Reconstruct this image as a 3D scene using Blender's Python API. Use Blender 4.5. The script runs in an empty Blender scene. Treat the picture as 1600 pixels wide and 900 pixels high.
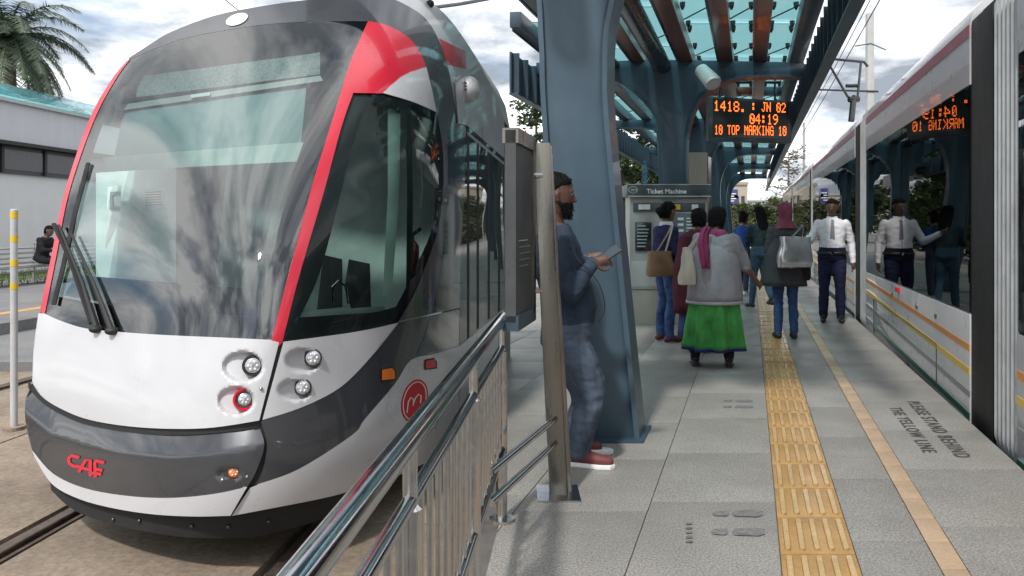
import bpy, bmesh, math, random
import numpy as np
from mathutils import Vector, Matrix, kdtree, noise as mnoise
random.seed(7)
SC = bpy.context.scene
COL = SC.collection
# ---------------------------------------------------------------- camera
F = 1200.0; CX = 800.0; HZ = 350.0; EYE = 1.4
cam_d = bpy.data.cameras.new('camera'); cam = bpy.data.objects.new('camera', cam_d)
COL.objects.link(cam); SC.camera = cam
cam.location = (0, 0, EYE); cam.rotation_euler = (math.radians(90), 0, 0)
cam_d.sensor_width = 36.0; cam_d.lens = 36.0 * F / 1600.0
cam_d.shift_y = -100.0 / 1600.0
cam_d.clip_start = 0.05; cam_d.clip_end = 3000
# ---------------------------------------------------------------- light
SUN_EL, SUN_AZ = math.radians(52), math.radians(205)      # azimuth clockwise from +Y
world = bpy.data.worlds.new('World'); SC.world = world; world.use_nodes = True
wn = world.node_tree.nodes; wl = world.node_tree.links
for n in list(wn): wn.remove(n)
wo = wn.new('ShaderNodeOutputWorld'); bg = wn.new('ShaderNodeBackground'); bg.inputs[1].default_value = 0.1
sky = wn.new('ShaderNodeTexSky'); sky.sky_type = 'NISHITA'; sky.sun_disc = False
sky.sun_elevation = SUN_EL; sky.sun_rotation = SUN_AZ
tc = wn.new('ShaderNodeTexCoord'); sx = wn.new('ShaderNodeSeparateXYZ')
wl.new(tc.outputs['Generated'], sx.inputs[0])
def wm(op, a, b=None):
    m = wn.new('ShaderNodeMath'); m.operation = op
    for i, v in enumerate((a, b)):
        if v is None: continue
        if isinstance(v, (int, float)): m.inputs[i].default_value = v
        else: wl.new(v, m.inputs[i])
    return m.outputs[0]
zz = wm('ADD', wm('MAXIMUM', sx.outputs[2], 0.0), 0.22)
cv = wn.new('ShaderNodeCombineXYZ')
wl.new(wm('DIVIDE', sx.outputs[0], zz), cv.inputs[0]); wl.new(wm('DIVIDE', sx.outputs[1], zz), cv.inputs[1])
def wnoise(scale, detail, rough, dist, off):
    mp = wn.new('ShaderNodeMapping'); mp.inputs['Location'].default_value = off
    wl.new(cv.outputs[0], mp.inputs[0])
    n = wn.new('ShaderNodeTexNoise'); wl.new(mp.outputs[0], n.inputs['Vector'])
    n.inputs['Scale'].default_value = scale; n.inputs['Detail'].default_value = detail
    n.inputs['Roughness'].default_value = rough; n.inputs['Distortion'].default_value = dist
    return n.outputs['Fac']
def wramp(fac, stops):
    r = wn.new('ShaderNodeValToRGB'); wl.new(fac, r.inputs[0])
    e = r.color_ramp.elements
    e[0].position, e[0].color = stops[0]; e[1].position, e[1].color = stops[-1]
    for p, c in stops[1:-1]:
        x = e.new(p); x.color = c
    return r.outputs[0]
cover = wramp(wnoise(1.5, 9, .57, .35, (2.1, 3.4, 0)), [(.28, (0, 0, 0, 1)), (.45, (1, 1, 1, 1))])
shade = wramp(wnoise(2.2, 10, .56, .15, (7.3, 1.1, 2)), [(.40, (2.6, 2.9, 3.4, 1)), (.49, (6.4, 6.7, 7.1, 1)), (.58, (12.0, 12.0, 12.0, 1))])
mixc = wn.new('ShaderNodeMix'); mixc.data_type = 'RGBA'
wl.new(cover, mixc.inputs[0]); wl.new(sky.outputs[0], mixc.inputs[6]); wl.new(shade, mixc.inputs[7])
wl.new(mixc.outputs[2], bg.inputs[0]); wl.new(bg.outputs[0], wo.inputs[0])
sun_d = bpy.data.lights.new('sun', 'SUN'); sun = bpy.data.objects.new('sun', sun_d); COL.objects.link(sun)
sun_d.energy = 2.0; sun_d.angle = math.radians(3.5); sun_d.color = (1, .96, .9)
sun.location = (-5, -10, 20)
sdir = Vector((math.sin(SUN_AZ) * math.cos(SUN_EL), math.cos(SUN_AZ) * math.cos(SUN_EL), math.sin(SUN_EL)))
sun.rotation_euler = sdir.to_track_quat('Z', 'Y').to_euler()
SC.render.engine = 'CYCLES'
SC.view_settings.view_transform = 'Standard'; SC.view_settings.look = 'None'
SC.view_settings.gamma = 1.0; SC.view_settings.use_curve_mapping = False
SC.view_settings.exposure = 0.7
SC.cycles.max_bounces = 8; SC.cycles.transparent_max_bounces = 12
# ---------------------------------------------------------------- helpers
def P(px, py, Y):                       # point seen at photo pixel (px,py), at depth Y
    return Vector(((px - CX) / F * Y, Y, EYE + (HZ - py) / F * Y))
TR = 0.31                               # the platform runs along (TR,1)
def R(d, Y, z): return Vector((d + TR * Y, Y, z))
def tag(o, label, cat, group=None):
    o['label'] = label; o['category'] = cat
    if group: o['group'] = group
    return o
def thing(name, label, cat, loc=(0, 0, 0), group=None, rz=0):
    o = bpy.data.objects.new(name, None); COL.objects.link(o)
    o.location = loc; o.rotation_euler = (0, 0, rz); o.empty_display_size = .1
    return tag(o, label, cat, group)
def lerp(a, b, t): return a + (b - a) * t
def spl(pts, n=6):                      # Catmull-Rom through points
    pts = [Vector(p) for p in pts]
    if len(pts) < 3: return pts
    out = []
    for i in range(len(pts) - 1):
        p0 = pts[max(i - 1, 0)]; p1 = pts[i]; p2 = pts[i + 1]; p3 = pts[min(i + 2, len(pts) - 1)]
        for k in range(n):
            t = k / n
            out.append(.5 * ((2 * p1) + (p2 - p0) * t + (2 * p0 - 5 * p1 + 4 * p2 - p3) * t * t + (3 * p1 - p0 - 3 * p2 + p3) * t ** 3))
    out.append(pts[-1]); return out
class MB:
    def __init__(s): s.v = []; s.f = []; s.m = []
    def add(s, vs, fs, mi=0):
        o = len(s.v); s.v += [Vector(v) for v in vs]
        s.f += [tuple(o + i for i in f) for f in fs]; s.m += [mi] * len(fs); return s
    def hexa(s, c, mi=0):               # 8 corners: bottom 4 ccw, top 4 ccw
        return s.add(c, [(3, 2, 1, 0), (4, 5, 6, 7), (0, 1, 5, 4), (1, 2, 6, 5), (2, 3, 7, 6), (3, 0, 4, 7)], mi)
    def box(s, x0, x1, y0, y1, z0, z1, mi=0):
        return s.hexa([(x0, y0, z0), (x1, y0, z0), (x1, y1, z0), (x0, y1, z0), (x0, y0, z1), (x1, y0, z1), (x1, y1, z1), (x0, y1, z1)], mi)
    def sbox(s, d0, d1, y0, y1, z0, z1, mi=0):   # box along the platform's direction
        return s.hexa([R(d0, y0, z0), R(d1, y0, z0), R(d1, y1, z0), R(d0, y1, z0), R(d0, y0, z1), R(d1, y0, z1), R(d1, y1, z1), R(d0, y1, z1)], mi)
    def rings(s, rr, closed=True, cap=True, mi=0):
        n = len(rr[0]); vs = [p for r in rr for p in r]; fs = []
        for i in range(len(rr) - 1):
            for k in range(n if closed else n - 1):
                a = i * n + k; b = i * n + (k + 1) % n
                fs.append((a, b, b + n, a + n))
        if cap and closed:
            fs.append(tuple(reversed(range(n)))); fs.append(tuple(range((len(rr) - 1) * n, len(rr) * n)))
        return s.add(vs, fs, mi)
    def tube(s, path, r, seg=10, mi=0, flat=1.0, up=None, roundcap=False):
        path = [Vector(p) for p in path]; rs = r if isinstance(r, (list, tuple)) else [r] * len(path)
        if roundcap:
            d0 = (path[0] - path[1]).normalized(); d1 = (path[-1] - path[-2]).normalized()
            path = [path[0] + d0 * rs[0] * .85, path[0] + d0 * rs[0] * .5] + path + [path[-1] + d1 * rs[-1] * .5, path[-1] + d1 * rs[-1] * .85]
            rs = [rs[0] * .45, rs[0] * .85] + list(rs) + [rs[-1] * .85, rs[-1] * .45]
        nrm = None; rr = []
        for i, p in enumerate(path):
            t = (path[min(i + 1, len(path) - 1)] - path[max(i - 1, 0)]).normalized()
            if nrm is None:
                nrm = Vector(up) if up else (Vector((0, 0, 1)) if abs(t.z) < .9 else Vector((1, 0, 0)))
            nrm = (nrm - t * nrm.dot(t)).normalized(); b = t.cross(nrm)
            rr.append([p + nrm * (rs[i] * math.cos(2 * math.pi * k / seg)) + b * (rs[i] * flat * math.sin(2 * math.pi * k / seg)) for k in range(seg)])
        return s.rings(rr, mi=mi)
    def ell(s, c, rx, ry, rz, seg=16, rg=10, mi=0, M=None):
        c = Vector(c); rr = []
        for i in range(1, rg):
            a = math.pi * i / rg
            ring = []
            for k in range(seg):
                b = 2 * math.pi * k / seg
                p = Vector((rx * math.sin(a) * math.cos(b), ry * math.sin(a) * math.sin(b), -rz * math.cos(a)))
                ring.append(c + (M @ p if M else p))
            rr.append(ring)
        return s.rings(rr, mi=mi)
    def prism(s, poly, off, mi=0):      # planar polygon of 3-D points pushed by off
        n = len(poly); off = Vector(off); a = [Vector(p) for p in poly]; b = [p + off for p in a]
        fs = [tuple(reversed(range(n))), tuple(range(n, 2 * n))] + [(k, (k + 1) % n, n + (k + 1) % n, n + k) for k in range(n)]
        return s.add(a + b, fs, mi)
    def build(s, name, mat, parent=None, smooth=False, bevel=0, autos=None):
        me = bpy.data.meshes.new(name); me.from_pydata([tuple(v) for v in s.v], [], s.f)
        mats = mat if isinstance(mat, (list, tuple)) else [mat]
        for m in mats: me.materials.append(m)
        if len(mats) > 1: me.polygons.foreach_set('material_index', s.m)
        bm = bmesh.new(); bm.from_mesh(me); bmesh.ops.recalc_face_normals(bm, faces=bm.faces)
        if bevel:
            bmesh.ops.bevel(bm, geom=[e for e in bm.edges if len(e.link_faces) == 2 and e.calc_face_angle(0) > .5], offset=bevel, segments=2, affect='EDGES', profile=.6, clamp_overlap=True)
        bm.to_mesh(me); bm.free()
        if smooth or bevel or autos:
            me.polygons.foreach_set('use_smooth', [True] * len(me.polygons))
            me.set_sharp_from_angle(angle=math.radians(autos or 40))
        me.update()
        return link(name, me, parent)
def WM(o):                              # world matrix without a depsgraph update
    return (WM(o.parent) @ o.matrix_parent_inverse @ o.matrix_basis) if o.parent else o.matrix_basis.copy()
def link(name, me, parent=None):
    o = bpy.data.objects.new(name, me); COL.objects.link(o)
    if parent:
        o.parent = parent
        o.matrix_parent_inverse = WM(parent).inverted()
    return o
def struct(o): o['kind'] = 'structure'; return o
# ---------------------------------------------------------------- materials
MATS = {}
def mat(name, col, rough=.5, metal=0., spec=.5, coat=0., var=.12, vs=6., bump=0., bs=60., emit=0, rvar=.1, aniso=None, streak=None, coord='Object'):
    if name in MATS: return MATS[name]
    m = bpy.data.materials.new(name); m.use_nodes = True; nt = m.node_tree; b = nt.nodes['Principled BSDF']
    b.inputs['Roughness'].default_value = rough; b.inputs['Metallic'].default_value = metal
    b.inputs['Specular IOR Level'].default_value = spec; b.inputs['Coat Weight'].default_value = coat
    b.inputs['Coat Roughness'].default_value = .04
    t = nt.nodes.new('ShaderNodeTexCoord'); n = nt.nodes.new('ShaderNodeTexNoise')
    mp = nt.nodes.new('ShaderNodeMapping'); nt.links.new(t.outputs[coord], mp.inputs[0])
    if streak: mp.inputs['Scale'].default_value = streak
    nt.links.new(mp.outputs[0], n.inputs['Vector']); n.inputs['Scale'].default_value = vs; n.inputs['Detail'].default_value = 8
    n.inputs['Roughness'].default_value = .6
    r = nt.nodes.new('ShaderNodeMapRange'); nt.links.new(n.outputs['Fac'], r.inputs[0])
    r.inputs[1].default_value = .3; r.inputs[2].default_value = .7
    r.inputs[3].default_value = 1 - var; r.inputs[4].default_value = 1 + var
    mx = nt.nodes.new('ShaderNodeVectorMath'); mx.operation = 'SCALE'
    mx.inputs[0].default_value = col[:3]; nt.links.new(r.outputs[0], mx.inputs['Scale'])
    nt.links.new(mx.outputs[0], b.inputs['Base Color'])
    if rvar:
        rr = nt.nodes.new('ShaderNodeMapRange'); nt.links.new(n.outputs['Fac'], rr.inputs[0])
        rr.inputs[1].default_value = .3; rr.inputs[2].default_value = .7
        rr.inputs[3].default_value = max(0, rough - rvar * rough); rr.inputs[4].default_value = min(1, rough + rvar * rough * 2)
        nt.links.new(rr.outputs[0], b.inputs['Roughness'])
    if bump:
        n2 = nt.nodes.new('ShaderNodeTexNoise'); nt.links.new(mp.outputs[0], n2.inputs['Vector']); n2.inputs['Scale'].default_value = bs
        n2.inputs['Detail'].default_value = 6
        bp = nt.nodes.new('ShaderNodeBump'); bp.inputs['Strength'].default_value = bump; bp.inputs['Distance'].default_value = .01
        nt.links.new(n2.outputs['Fac'], bp.inputs['Height']); nt.links.new(bp.outputs[0], b.inputs['Normal'])
    if emit:
        b.inputs['Emission Color'].default_value = (*col[:3], 1); b.inputs['Emission Strength'].default_value = emit
    MATS[name] = m; return m
def glass(name, tint, ior=1.6, rough=0.0, wave=0.0, haze=0.0, hazecol=(.5, .6, .6)):
    m = bpy.data.materials.new(name); m.use_nodes = True; nt = m.node_tree; nt.nodes.clear()
    o = nt.nodes.new('ShaderNodeOutputMaterial'); mx = nt.nodes.new('ShaderNodeMixShader')
    fr = nt.nodes.new('ShaderNodeFresnel'); fr.inputs[0].default_value = ior
    ge = nt.nodes.new('ShaderNodeNewGeometry')
    tr = nt.nodes.new('ShaderNodeBsdfTransparent'); tr.inputs[0].default_value = (*tint, 1)
    gl = nt.nodes.new('ShaderNodeBsdfGlossy'); gl.inputs['Roughness'].default_value = rough
    if wave:
        t = nt.nodes.new('ShaderNodeTexCoord'); n = nt.nodes.new('ShaderNodeTexNoise'); nt.links.new(t.outputs['Object'], n.inputs['Vector'])
        n.inputs['Scale'].default_value = 1.6; n.inputs['Detail'].default_value = 1
        bp = nt.nodes.new('ShaderNodeBump'); bp.inputs['Strength'].default_value = wave; bp.inputs['Distance'].default_value = .02
        nt.links.new(n.outputs['Fac'], bp.inputs['Height']); nt.links.new(bp.outputs[0], gl.inputs['Normal']); nt.links.new(bp.outputs[0], fr.inputs['Normal'])
    base = tr.outputs[0]
    if haze:
        df = nt.nodes.new('ShaderNodeBsdfTranslucent'); df.inputs[0].default_value = (*hazecol, 1)
        m2 = nt.nodes.new('ShaderNodeMixShader'); m2.inputs[0].default_value = haze
        nt.links.new(tr.outputs[0], m2.inputs[1]); nt.links.new(df.outputs[0], m2.inputs[2]); base = m2.outputs[0]
    nt.links.new(fr.outputs[0], mx.inputs[0]); nt.links.new(base, mx.inputs[1]); nt.links.new(gl.outputs[0], mx.inputs[2])
    nt.links.new(mx.outputs[0], o.inputs[0]); MATS[name] = m; return m
def ground_mat(name, c1, c2, grain, grainamt, stain, rough, bump, srgb_dark=.6, bs=None):
    m = bpy.data.materials.new(name); m.use_nodes = True; nt = m.node_tree; b = nt.nodes['Principled BSDF']
    g = nt.nodes.new('ShaderNodeNewGeometry'); oi = nt.nodes.new('ShaderNodeObjectInfo')
    def nz(s, d=8, r=.6):
        n = nt.nodes.new('ShaderNodeTexNoise'); nt.links.new(g.outputs['Position'], n.inputs['Vector'])
        n.inputs['Scale'].default_value = s; n.inputs['Detail'].default_value = d; n.inputs['Roughness'].default_value = r; return n.outputs['Fac']
    def mr(f, a, b_, lo=.3, hi=.7):
        r = nt.nodes.new('ShaderNodeMapRange'); nt.links.new(f, r.inputs[0]); r.inputs[1].default_value = lo; r.inputs[2].default_value = hi
        r.inputs[3].default_value = a; r.inputs[4].default_value = b_; return r.outputs[0]
    mx = nt.nodes.new('ShaderNodeMix'); mx.data_type = 'RGBA'; mx.inputs[6].default_value = (*c1, 1); mx.inputs[7].default_value = (*c2, 1)
    nt.links.new(mr(nz(stain), 0, 1), mx.inputs[0])
    gr = mr(nz(grain, 3, .7), 1 - grainamt, 1 + grainamt, .35, .65)
    st = mr(nz(stain * 3.1, 6), .86, 1.08)
    ob = mr(oi.outputs['Random'], .965, 1.03, 0, 1)
    mu = nt.nodes.new('ShaderNodeMath'); mu.operation = 'MULTIPLY'; nt.links.new(gr, mu.inputs[0]); nt.links.new(st, mu.inputs[1])
    mu2 = nt.nodes.new('ShaderNodeMath'); mu2.operation = 'MULTIPLY'; nt.links.new(mu.outputs[0], mu2.inputs[0]); nt.links.new(ob, mu2.inputs[1])
    sc = nt.nodes.new('ShaderNodeVectorMath'); sc.operation = 'SCALE'; nt.links.new(mx.outputs[2], sc.inputs[0]); nt.links.new(mu2.outputs[0], sc.inputs['Scale'])
    nt.links.new(sc.outputs[0], b.inputs['Base Color']); nt.links.new(mr(nz(stain * 2), rough - .12, rough + .12), b.inputs['Roughness'])
    bp = nt.nodes.new('ShaderNodeBump'); bp.inputs['Strength'].default_value = bump; bp.inputs['Distance'].default_value = .004
    nt.links.new(nz(bs or grain, 4), bp.inputs['Height']); nt.links.new(bp.outputs[0], b.inputs['Normal'])
    MATS[name] = m; return m
GRANITE = ground_mat('granite', (.285, .27, .25), (.215, .207, .195), 105, .5, .75, .5, .25)
CONC = ground_mat('track_concrete', (.29, .228, .17), (.155, .122, .094), 34, .2, 1.4, .85, .7, bs=18)
ASPH = ground_mat('asphalt', (.2, .2, .2), (.15, .15, .155), 60, .25, .6, .8, .4)
GROUND = ground_mat('ground_mix', (.27, .25, .22), (.17, .19, .12), 20, .2, .25, .9, .3)
BUFF = ground_mat('buff_tile', (.45, .32, .215), (.37, .265, .175), 60, .1, 1.6, .5, .1)
TACT = ground_mat('tactile_tile', (.43, .255, .09), (.35, .205, .072), 50, .1, 2.2, .36, .1)
JOINT = mat('joint', (.13, .125, .12), .9, var=.3)
STAIN = mat('stencil_paint', (.06, .06, .06), .8, var=.5, vs=30)
WHITE = mat('white_paint', (.53, .53, .55), .3, coat=.6, var=.03, vs=3, rvar=.3, bump=.006, bs=4)
DGREY = mat('graphite_paint', (.055, .058, .066), .28, metal=.3, coat=.8, var=.1, vs=3)
BLACKG = mat('black_gloss', (.012, .013, .016), .12, coat=.7, var=.1)
RED = mat('red_paint', (.55, .012, .035), .3, coat=.7, var=.06, vs=3)
RUBBER = mat('black_rubber', (.014, .014, .015), .75, var=.3, vs=12, bump=.1)
STEEL = mat('polished_steel', (.46, .47, .49), .09, metal=1, var=.05, vs=20, rvar=.5)
STEELD = mat('brushed_steel', (.25, .235, .205), .22, metal=1, var=.05, vs=25, rvar=.5, streak=(1, 1, .1))
RAILM = mat('rail_steel', (.16, .12, .10), .5, metal=.8, var=.4, vs=10)
BLUE = mat('blue_steel_paint', (.052, .092, .128), .42, coat=.15, var=.12, vs=2.5, bump=.02, bs=4)
BLUED = mat('dark_blue_steel', (.036, .064, .092), .4, coat=.15, var=.15, vs=3)
BROWN = mat('brown_beam', (.22, .075, .05), .34, metal=.4, coat=.3, var=.3, vs=2.5)
PIPE = mat('dark_pipe', (.10, .10, .10), .25, metal=.85, var=.25, vs=3)
BLK = mat('matt_black', (.016, .016, .017), .6, var=.2)
LGREY = mat('light_grey_paint', (.42, .42, .41), .5, var=.08, vs=4)
ORANGE = mat('orange_lens', (.85, .2, .02), .2, coat=.5, var=.1)
LENS = mat('clear_lens', (.55, .56, .58), .15, metal=.6, var=.3, vs=90)
REDL = mat('red_lens', (.6, .015, .03), .35, spec=.3)
GLASS_W = glass('windscreen_glass', (.74, .88, .86), 2.45, rough=.008, wave=.0)
GLASS_S = glass('side_glass', (.78, .90, .86), 1.33)
GLASS_D = glass('dark_glass', (.30, .33, .34), 2.0, wave=.05)
GLASS_DB = glass('tram_glass', (.55, .58, .59), 1.75, wave=.05)
BALU = mat('warm_steel', (.56, .55, .53), .16, metal=1, var=.08, vs=20, rvar=.5)
GLASS_L = glass('clear_glass', (.8, .88, .86), 1.3)
GLASS_C = glass('canopy_glass', (.76, .945, .965), 1.1, haze=.36, hazecol=(.60, .95, .98))
# ================================================================ tram front on the left
TA = math.radians(6.0); AX = Vector((math.sin(TA), math.cos(TA), 0))
def LP(l, t, z):                        # the left tram's own frame: across, along, up
    return Vector((l * math.cos(TA) + t * math.sin(TA), -l * math.sin(TA) + t * math.cos(TA), z))
def sideY(px): return .9065 / (.105 - (px - 800) / 1200)
ctrl = [(40,640,4.25),(42,690,4.2),(60,560,4.28),(100,660,3.95),(150,690,3.75),(250,710,3.5),(330,710,3.42),(400,700,3.42),(480,650,3.62),(560,600,4.0),(640,560,4.48),
 (52,713,4.18),(80,757,4.12),(150,785,3.72),(250,800,3.47),(370,806,3.40),(500,775,3.62),(600,730,4.1),
 (60,488,4.38),(130,511,4.1),(180,518,3.95),(250,523,3.74),(340,527,3.56),(430,531,3.46),(460,526,3.56),(540,518,3.95),(620,505,4.4),
 (55,600,4.2),(200,600,3.72),(330,600,3.46),(400,600,3.42),(480,590,3.60),
 (82,400,4.5),(100,300,4.7),(200,400,4.05),(200,300,4.3),(300,400,3.8),(300,300,4.02),(400,400,3.62),(440,400,3.62),(400,300,3.86),(480,300,3.88),(500,400,3.8),(560,400,4.15),(560,300,4.25),(630,300,4.52),(630,400,4.45),
 (140,190,4.95),(250,180,4.52),(350,170,4.28),(450,160,4.22),(530,160,4.28),(600,200,4.5),
 (198,93,5.2),(300,58,4.86),(400,40,4.66),(480,36,4.6),(575,33,4.66),(650,90,4.95),(670,150,4.9),
 (267,50,5.12),(333,25,5.05),(400,11,4.98),(470,1,4.96),(540,-6,5.0),(600,-8,5.1),(633,7,5.2),(663,27,5.28),(693,20,5.55),(727,63,6.05),(760,120,6.95),(788,187,8.1)]
for px in (690, 715, 740, 765, 788):
    for py in (230, 300, 400, 480, 560, 660, 760):
        if px >= 715 or py < 500: ctrl.append((px, py, sideY(px)))
ctrl += [(700,100,5.05),(710,140,5.1),(730,140,5.6),(725,100,5.6),(770,180,7.0)]
_c = np.array(ctrl, float); _S = 300.0
def _phi(r): return np.where(r > 1e-9, r * r * np.log(r + 1e-12), 0)
_n = len(_c); _xy = _c[:, :2] / _S
_K = _phi(np.linalg.norm(_xy[:, None] - _xy[None], axis=2)) + np.eye(_n) * .25
_Pm = np.hstack([np.ones((_n, 1)), _xy]); _A = np.zeros((_n + 3, _n + 3))
_A[:_n, :_n] = _K; _A[:_n, _n:] = _Pm; _A[_n:, :_n] = _Pm.T
_w = np.linalg.solve(_A, np.concatenate([_c[:, 2], np.zeros(3)]))
def noseY(pts):
    q = np.array(pts, float) / _S
    return _phi(np.linalg.norm(q[:, None] - _xy[None], axis=2)) @ _w[:_n] + np.hstack([np.ones((len(q), 1)), q]) @ _w[_n:]
def NP(px, py, off=0.0): return P(px, py, float(noseY([(px, py)])[0]) - off)
def cat(*pls):                          # join splined pieces of an outline
    out = []
    for p in pls:
        q = [(v.x, v.y) for v in spl([(a, b, 0) for a, b in p], 5)] if len(p) > 2 else list(p)
        for v in q:
            if not out or (abs(out[-1][0] - v[0]) + abs(out[-1][1] - v[1])) > .3: out.append(v)
    if abs(out[0][0] - out[-1][0]) + abs(out[0][1] - out[-1][1]) < .3: out.pop()
    return out
def panel(name, poly, m, parent, off=0.0, grid=14, thick=.025, dent=None):
    bm = bmesh.new(); vs = [bm.verts.new((x, y, 0)) for x, y in poly]; bm.faces.new(vs)
    xs = [p[0] for p in poly]; ys = [p[1] for p in poly]
    for ax, lo, hi in ((0, min(xs), max(xs)), (1, min(ys), max(ys))):
        k = math.floor(lo / grid) * grid + .37
        while k < hi:
            co = (k, 0, 0) if ax == 0 else (0, k, 0); no = (1, 0, 0) if ax == 0 else (0, 1, 0)
            bmesh.ops.bisect_plane(bm, geom=bm.verts[:] + bm.edges[:] + bm.faces[:], plane_co=co, plane_no=no, dist=.01)
            k += grid
    bmesh.ops.triangulate(bm, faces=[f for f in bm.faces if len(f.verts) > 4])
    px = [(v.co.x, v.co.y) for v in bm.verts]; Y = noseY(px)
    for i, v in enumerate(bm.verts):
        y = Y[i] - off + (dent(px[i][0], px[i][1]) if dent else 0)
        v.co = P(px[i][0], px[i][1], y)
    eye = Vector((0, 0, EYE)); bm.normal_update()
    fl = [f for f in bm.faces if f.normal.dot(eye - f.calc_center_median()) < 0]
    if fl: bmesh.ops.reverse_faces(bm, faces=fl)
    bm.normal_update()
    if thick:
        be = [e for e in bm.edges if len(e.link_faces) == 1]
        for e in be: e.smooth = False
        r = bmesh.ops.extrude_edge_only(bm, edges=be)
        for v in r['geom']:
            if isinstance(v, bmesh.types.BMVert):
                v.co = eye + (v.co - eye) * (1 + thick / max(v.co.y, .1))
    for f in bm.faces: f.smooth = True
    me = bpy.data.meshes.new(name); bm.to_mesh(me); bm.free(); me.materials.append(m)
    me.set_sharp_from_angle(angle=math.radians(50))
    if not dent:                        # true surface normals keep the reflections clean
        nv = len(me.vertices); no = []
        px_ = [(CX + v.co.x / v.co.y * F, HZ - (v.co.z - EYE) / v.co.y * F) for v in me.vertices]
        a0 = noseY(px_); ax_ = noseY([(x + 2, y) for x, y in px_]); ay_ = noseY([(x, y + 2) for x, y in px_])
        for i, (x, y) in enumerate(px_):
            p0 = P(x, y, a0[i]); n_ = (P(x + 2, y, ax_[i]) - p0).cross(P(x, y + 2, ay_[i]) - p0).normalized()
            if n_.dot(eye - p0) < 0: n_ = -n_
            no.append(n_)
        ln = []
        for pl in me.polygons:
            side = abs(pl.normal.dot(no[pl.vertices[0]])) < .6
            for vi in pl.vertices: ln.append(tuple(pl.normal) if side else tuple(no[vi]))
        me.normals_split_custom_set(ln)
    return link(name, me, parent)
def elp(cx, cy, rx, ry, n=24, rot=0): 
    c, s = math.cos(rot), math.sin(rot)
    return [(cx + rx * math.cos(2 * math.pi * k / n) * c - ry * math.sin(2 * math.pi * k / n) * s, cy + rx * math.cos(2 * math.pi * k / n) * s + ry * math.sin(2 * math.pi * k / n) * c) for k in range(n)]
tram = thing('tram', 'white tram front with red pillars, big curved windscreen and graphite bumper', 'tram', tuple(LP(-2.0, 5.5, -.2)), 'trams at the stop')
tram['label'] = 'tram seen from its rounded front with red pillars and big windscreen'
# outline pieces (photo pixels lie on the body surface)
WS_TOP = [(203,93),(250,73),(300,57),(400,40),(480,34),(575,33)]
WS_RIGHT = [(575,33),(550,90),(533,143),(510,217),(485,300),(450,433),(424,531)]
WS_BOT = [(424,531),(340,527),(290,525),(233,522),(180,518),(133,513),(97,502),(70,490)]
WS_LEFT = [(70,490),(88,400),(108,300),(146,190),(180,125),(203,93)]
SW_ARC = [(682,176),(690,217),(693,260),(692,300),(684,360),(667,410),(647,460),(622,503)]
SW_TOP = [(552,146),(600,147),(645,160),(682,176)]
SW_BOT = [(622,504),(580,513),(533,521),(442,533)]
RP_R = [(552,145),(533,200),(506,300),(467,433),(441,535)]
ARC_R = [(575,33),(607,40),(640,60),(658,85),(666,105)]
BAND_R = [(600,-8),(633,7),(663,27),(683,57),(698,97),(707,140),(715,193)]
LOW_R = [(622,505),(582,555),(532,605),(470,637),(410,656)]
SWO_LOW = [(717,542),(680,553),(642,563),(617,600),(570,655),(550,680),(467,733),(402,757)]
BUMP_TOP = [(50,600),(67,623),(100,643),(140,658),(200,668),(267,672),(333,670),(402,661)]
BUMP_BOT = [(50,703),(83,740),(133,763),(200,775),(267,778),(333,772),(386,761)]
TRIM_BOT = [(54,714),(80,755),(117,777),(167,792),(233,803),(300,807),(358,806)]
def rev(l): return list(reversed(l))
def shrink(poly, k, c=None):
    cx = sum(p[0] for p in poly) / len(poly); cy = sum(p[1] for p in poly) / len(poly)
    return [(cx + (x - cx) * k, cy + (y - cy) * k) for x, y in poly]
ws = panel('windscreen', cat(WS_TOP, WS_RIGHT, WS_BOT, WS_LEFT), GLASS_W, tram, off=.0, grid=16, thick=0)
# opaque printed border behind the glass
def border(name, outer, inner, parent, off, m):
    n = len(outer); mb = MB(); a = [NP(x, y, off) for x, y in outer]; b = [NP(x, y, off) for x, y in inner]
    mb.add(a + b, [(k, (k + 1) % n, n + (k + 1) % n, n + k) for k in range(n)])
    return mb.build(name, m, parent, smooth=True)
def resamp(pl, n):
    pl = [Vector((a, b, 0)) for a, b in pl]; L = [0]
    for i in range(1, len(pl)): L.append(L[-1] + (pl[i] - pl[i - 1]).length)
    out = []
    for k in range(n):
        s = L[-1] * k / (n - 1); i = 0
        while i < len(L) - 2 and L[i + 1] < s: i += 1
        out.append(tuple(pl[i].lerp(pl[i + 1], (s - L[i]) / max(L[i + 1] - L[i], 1e-6)))[:2])
    return out
def strip(name, A, B, m, parent, off, n=24, rows=5):
    a = resamp([(v.x, v.y) for v in spl([(x, y, 0) for x, y in A])], n); b = resamp([(v.x, v.y) for v in spl([(x, y, 0) for x, y in B])], n)
    rr = [[NP(lerp(a[i][0], b[i][0], r / rows), lerp(a[i][1], b[i][1], r / rows), off) for i in range(n)] for r in range(rows + 1)]
    return MB().rings(rr, closed=False).build(name, m, parent, smooth=True)
FRIT = mat('black_print', (.02, .022, .026), .5, var=.2)
strip('windscreen_border', WS_RIGHT, [(540,33),(520,90),(500,143),(476,217),(449,300),(418,433),(392,531)], FRIT, ws, -.012)
strip('windscreen_border', [(70,492),(133,514),(233,523),(340,528),(424,532)], [(84,462),(150,474),(233,484),(340,492),(432,500)], FRIT, ws, -.010)
strip('windscreen_border', WS_LEFT, [(86,470),(112,380),(128,300),(160,195),(192,135),(212,98)], FRIT, ws, -.011)
panel('windscreen_pillar', cat(WS_LEFT, [(203,93),(197,96)], [(197,96),(172,128),(138,190),(101,300),(80,400),(62,488)], [(62,488),(70,490)]), RED, tram, off=.006)
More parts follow.
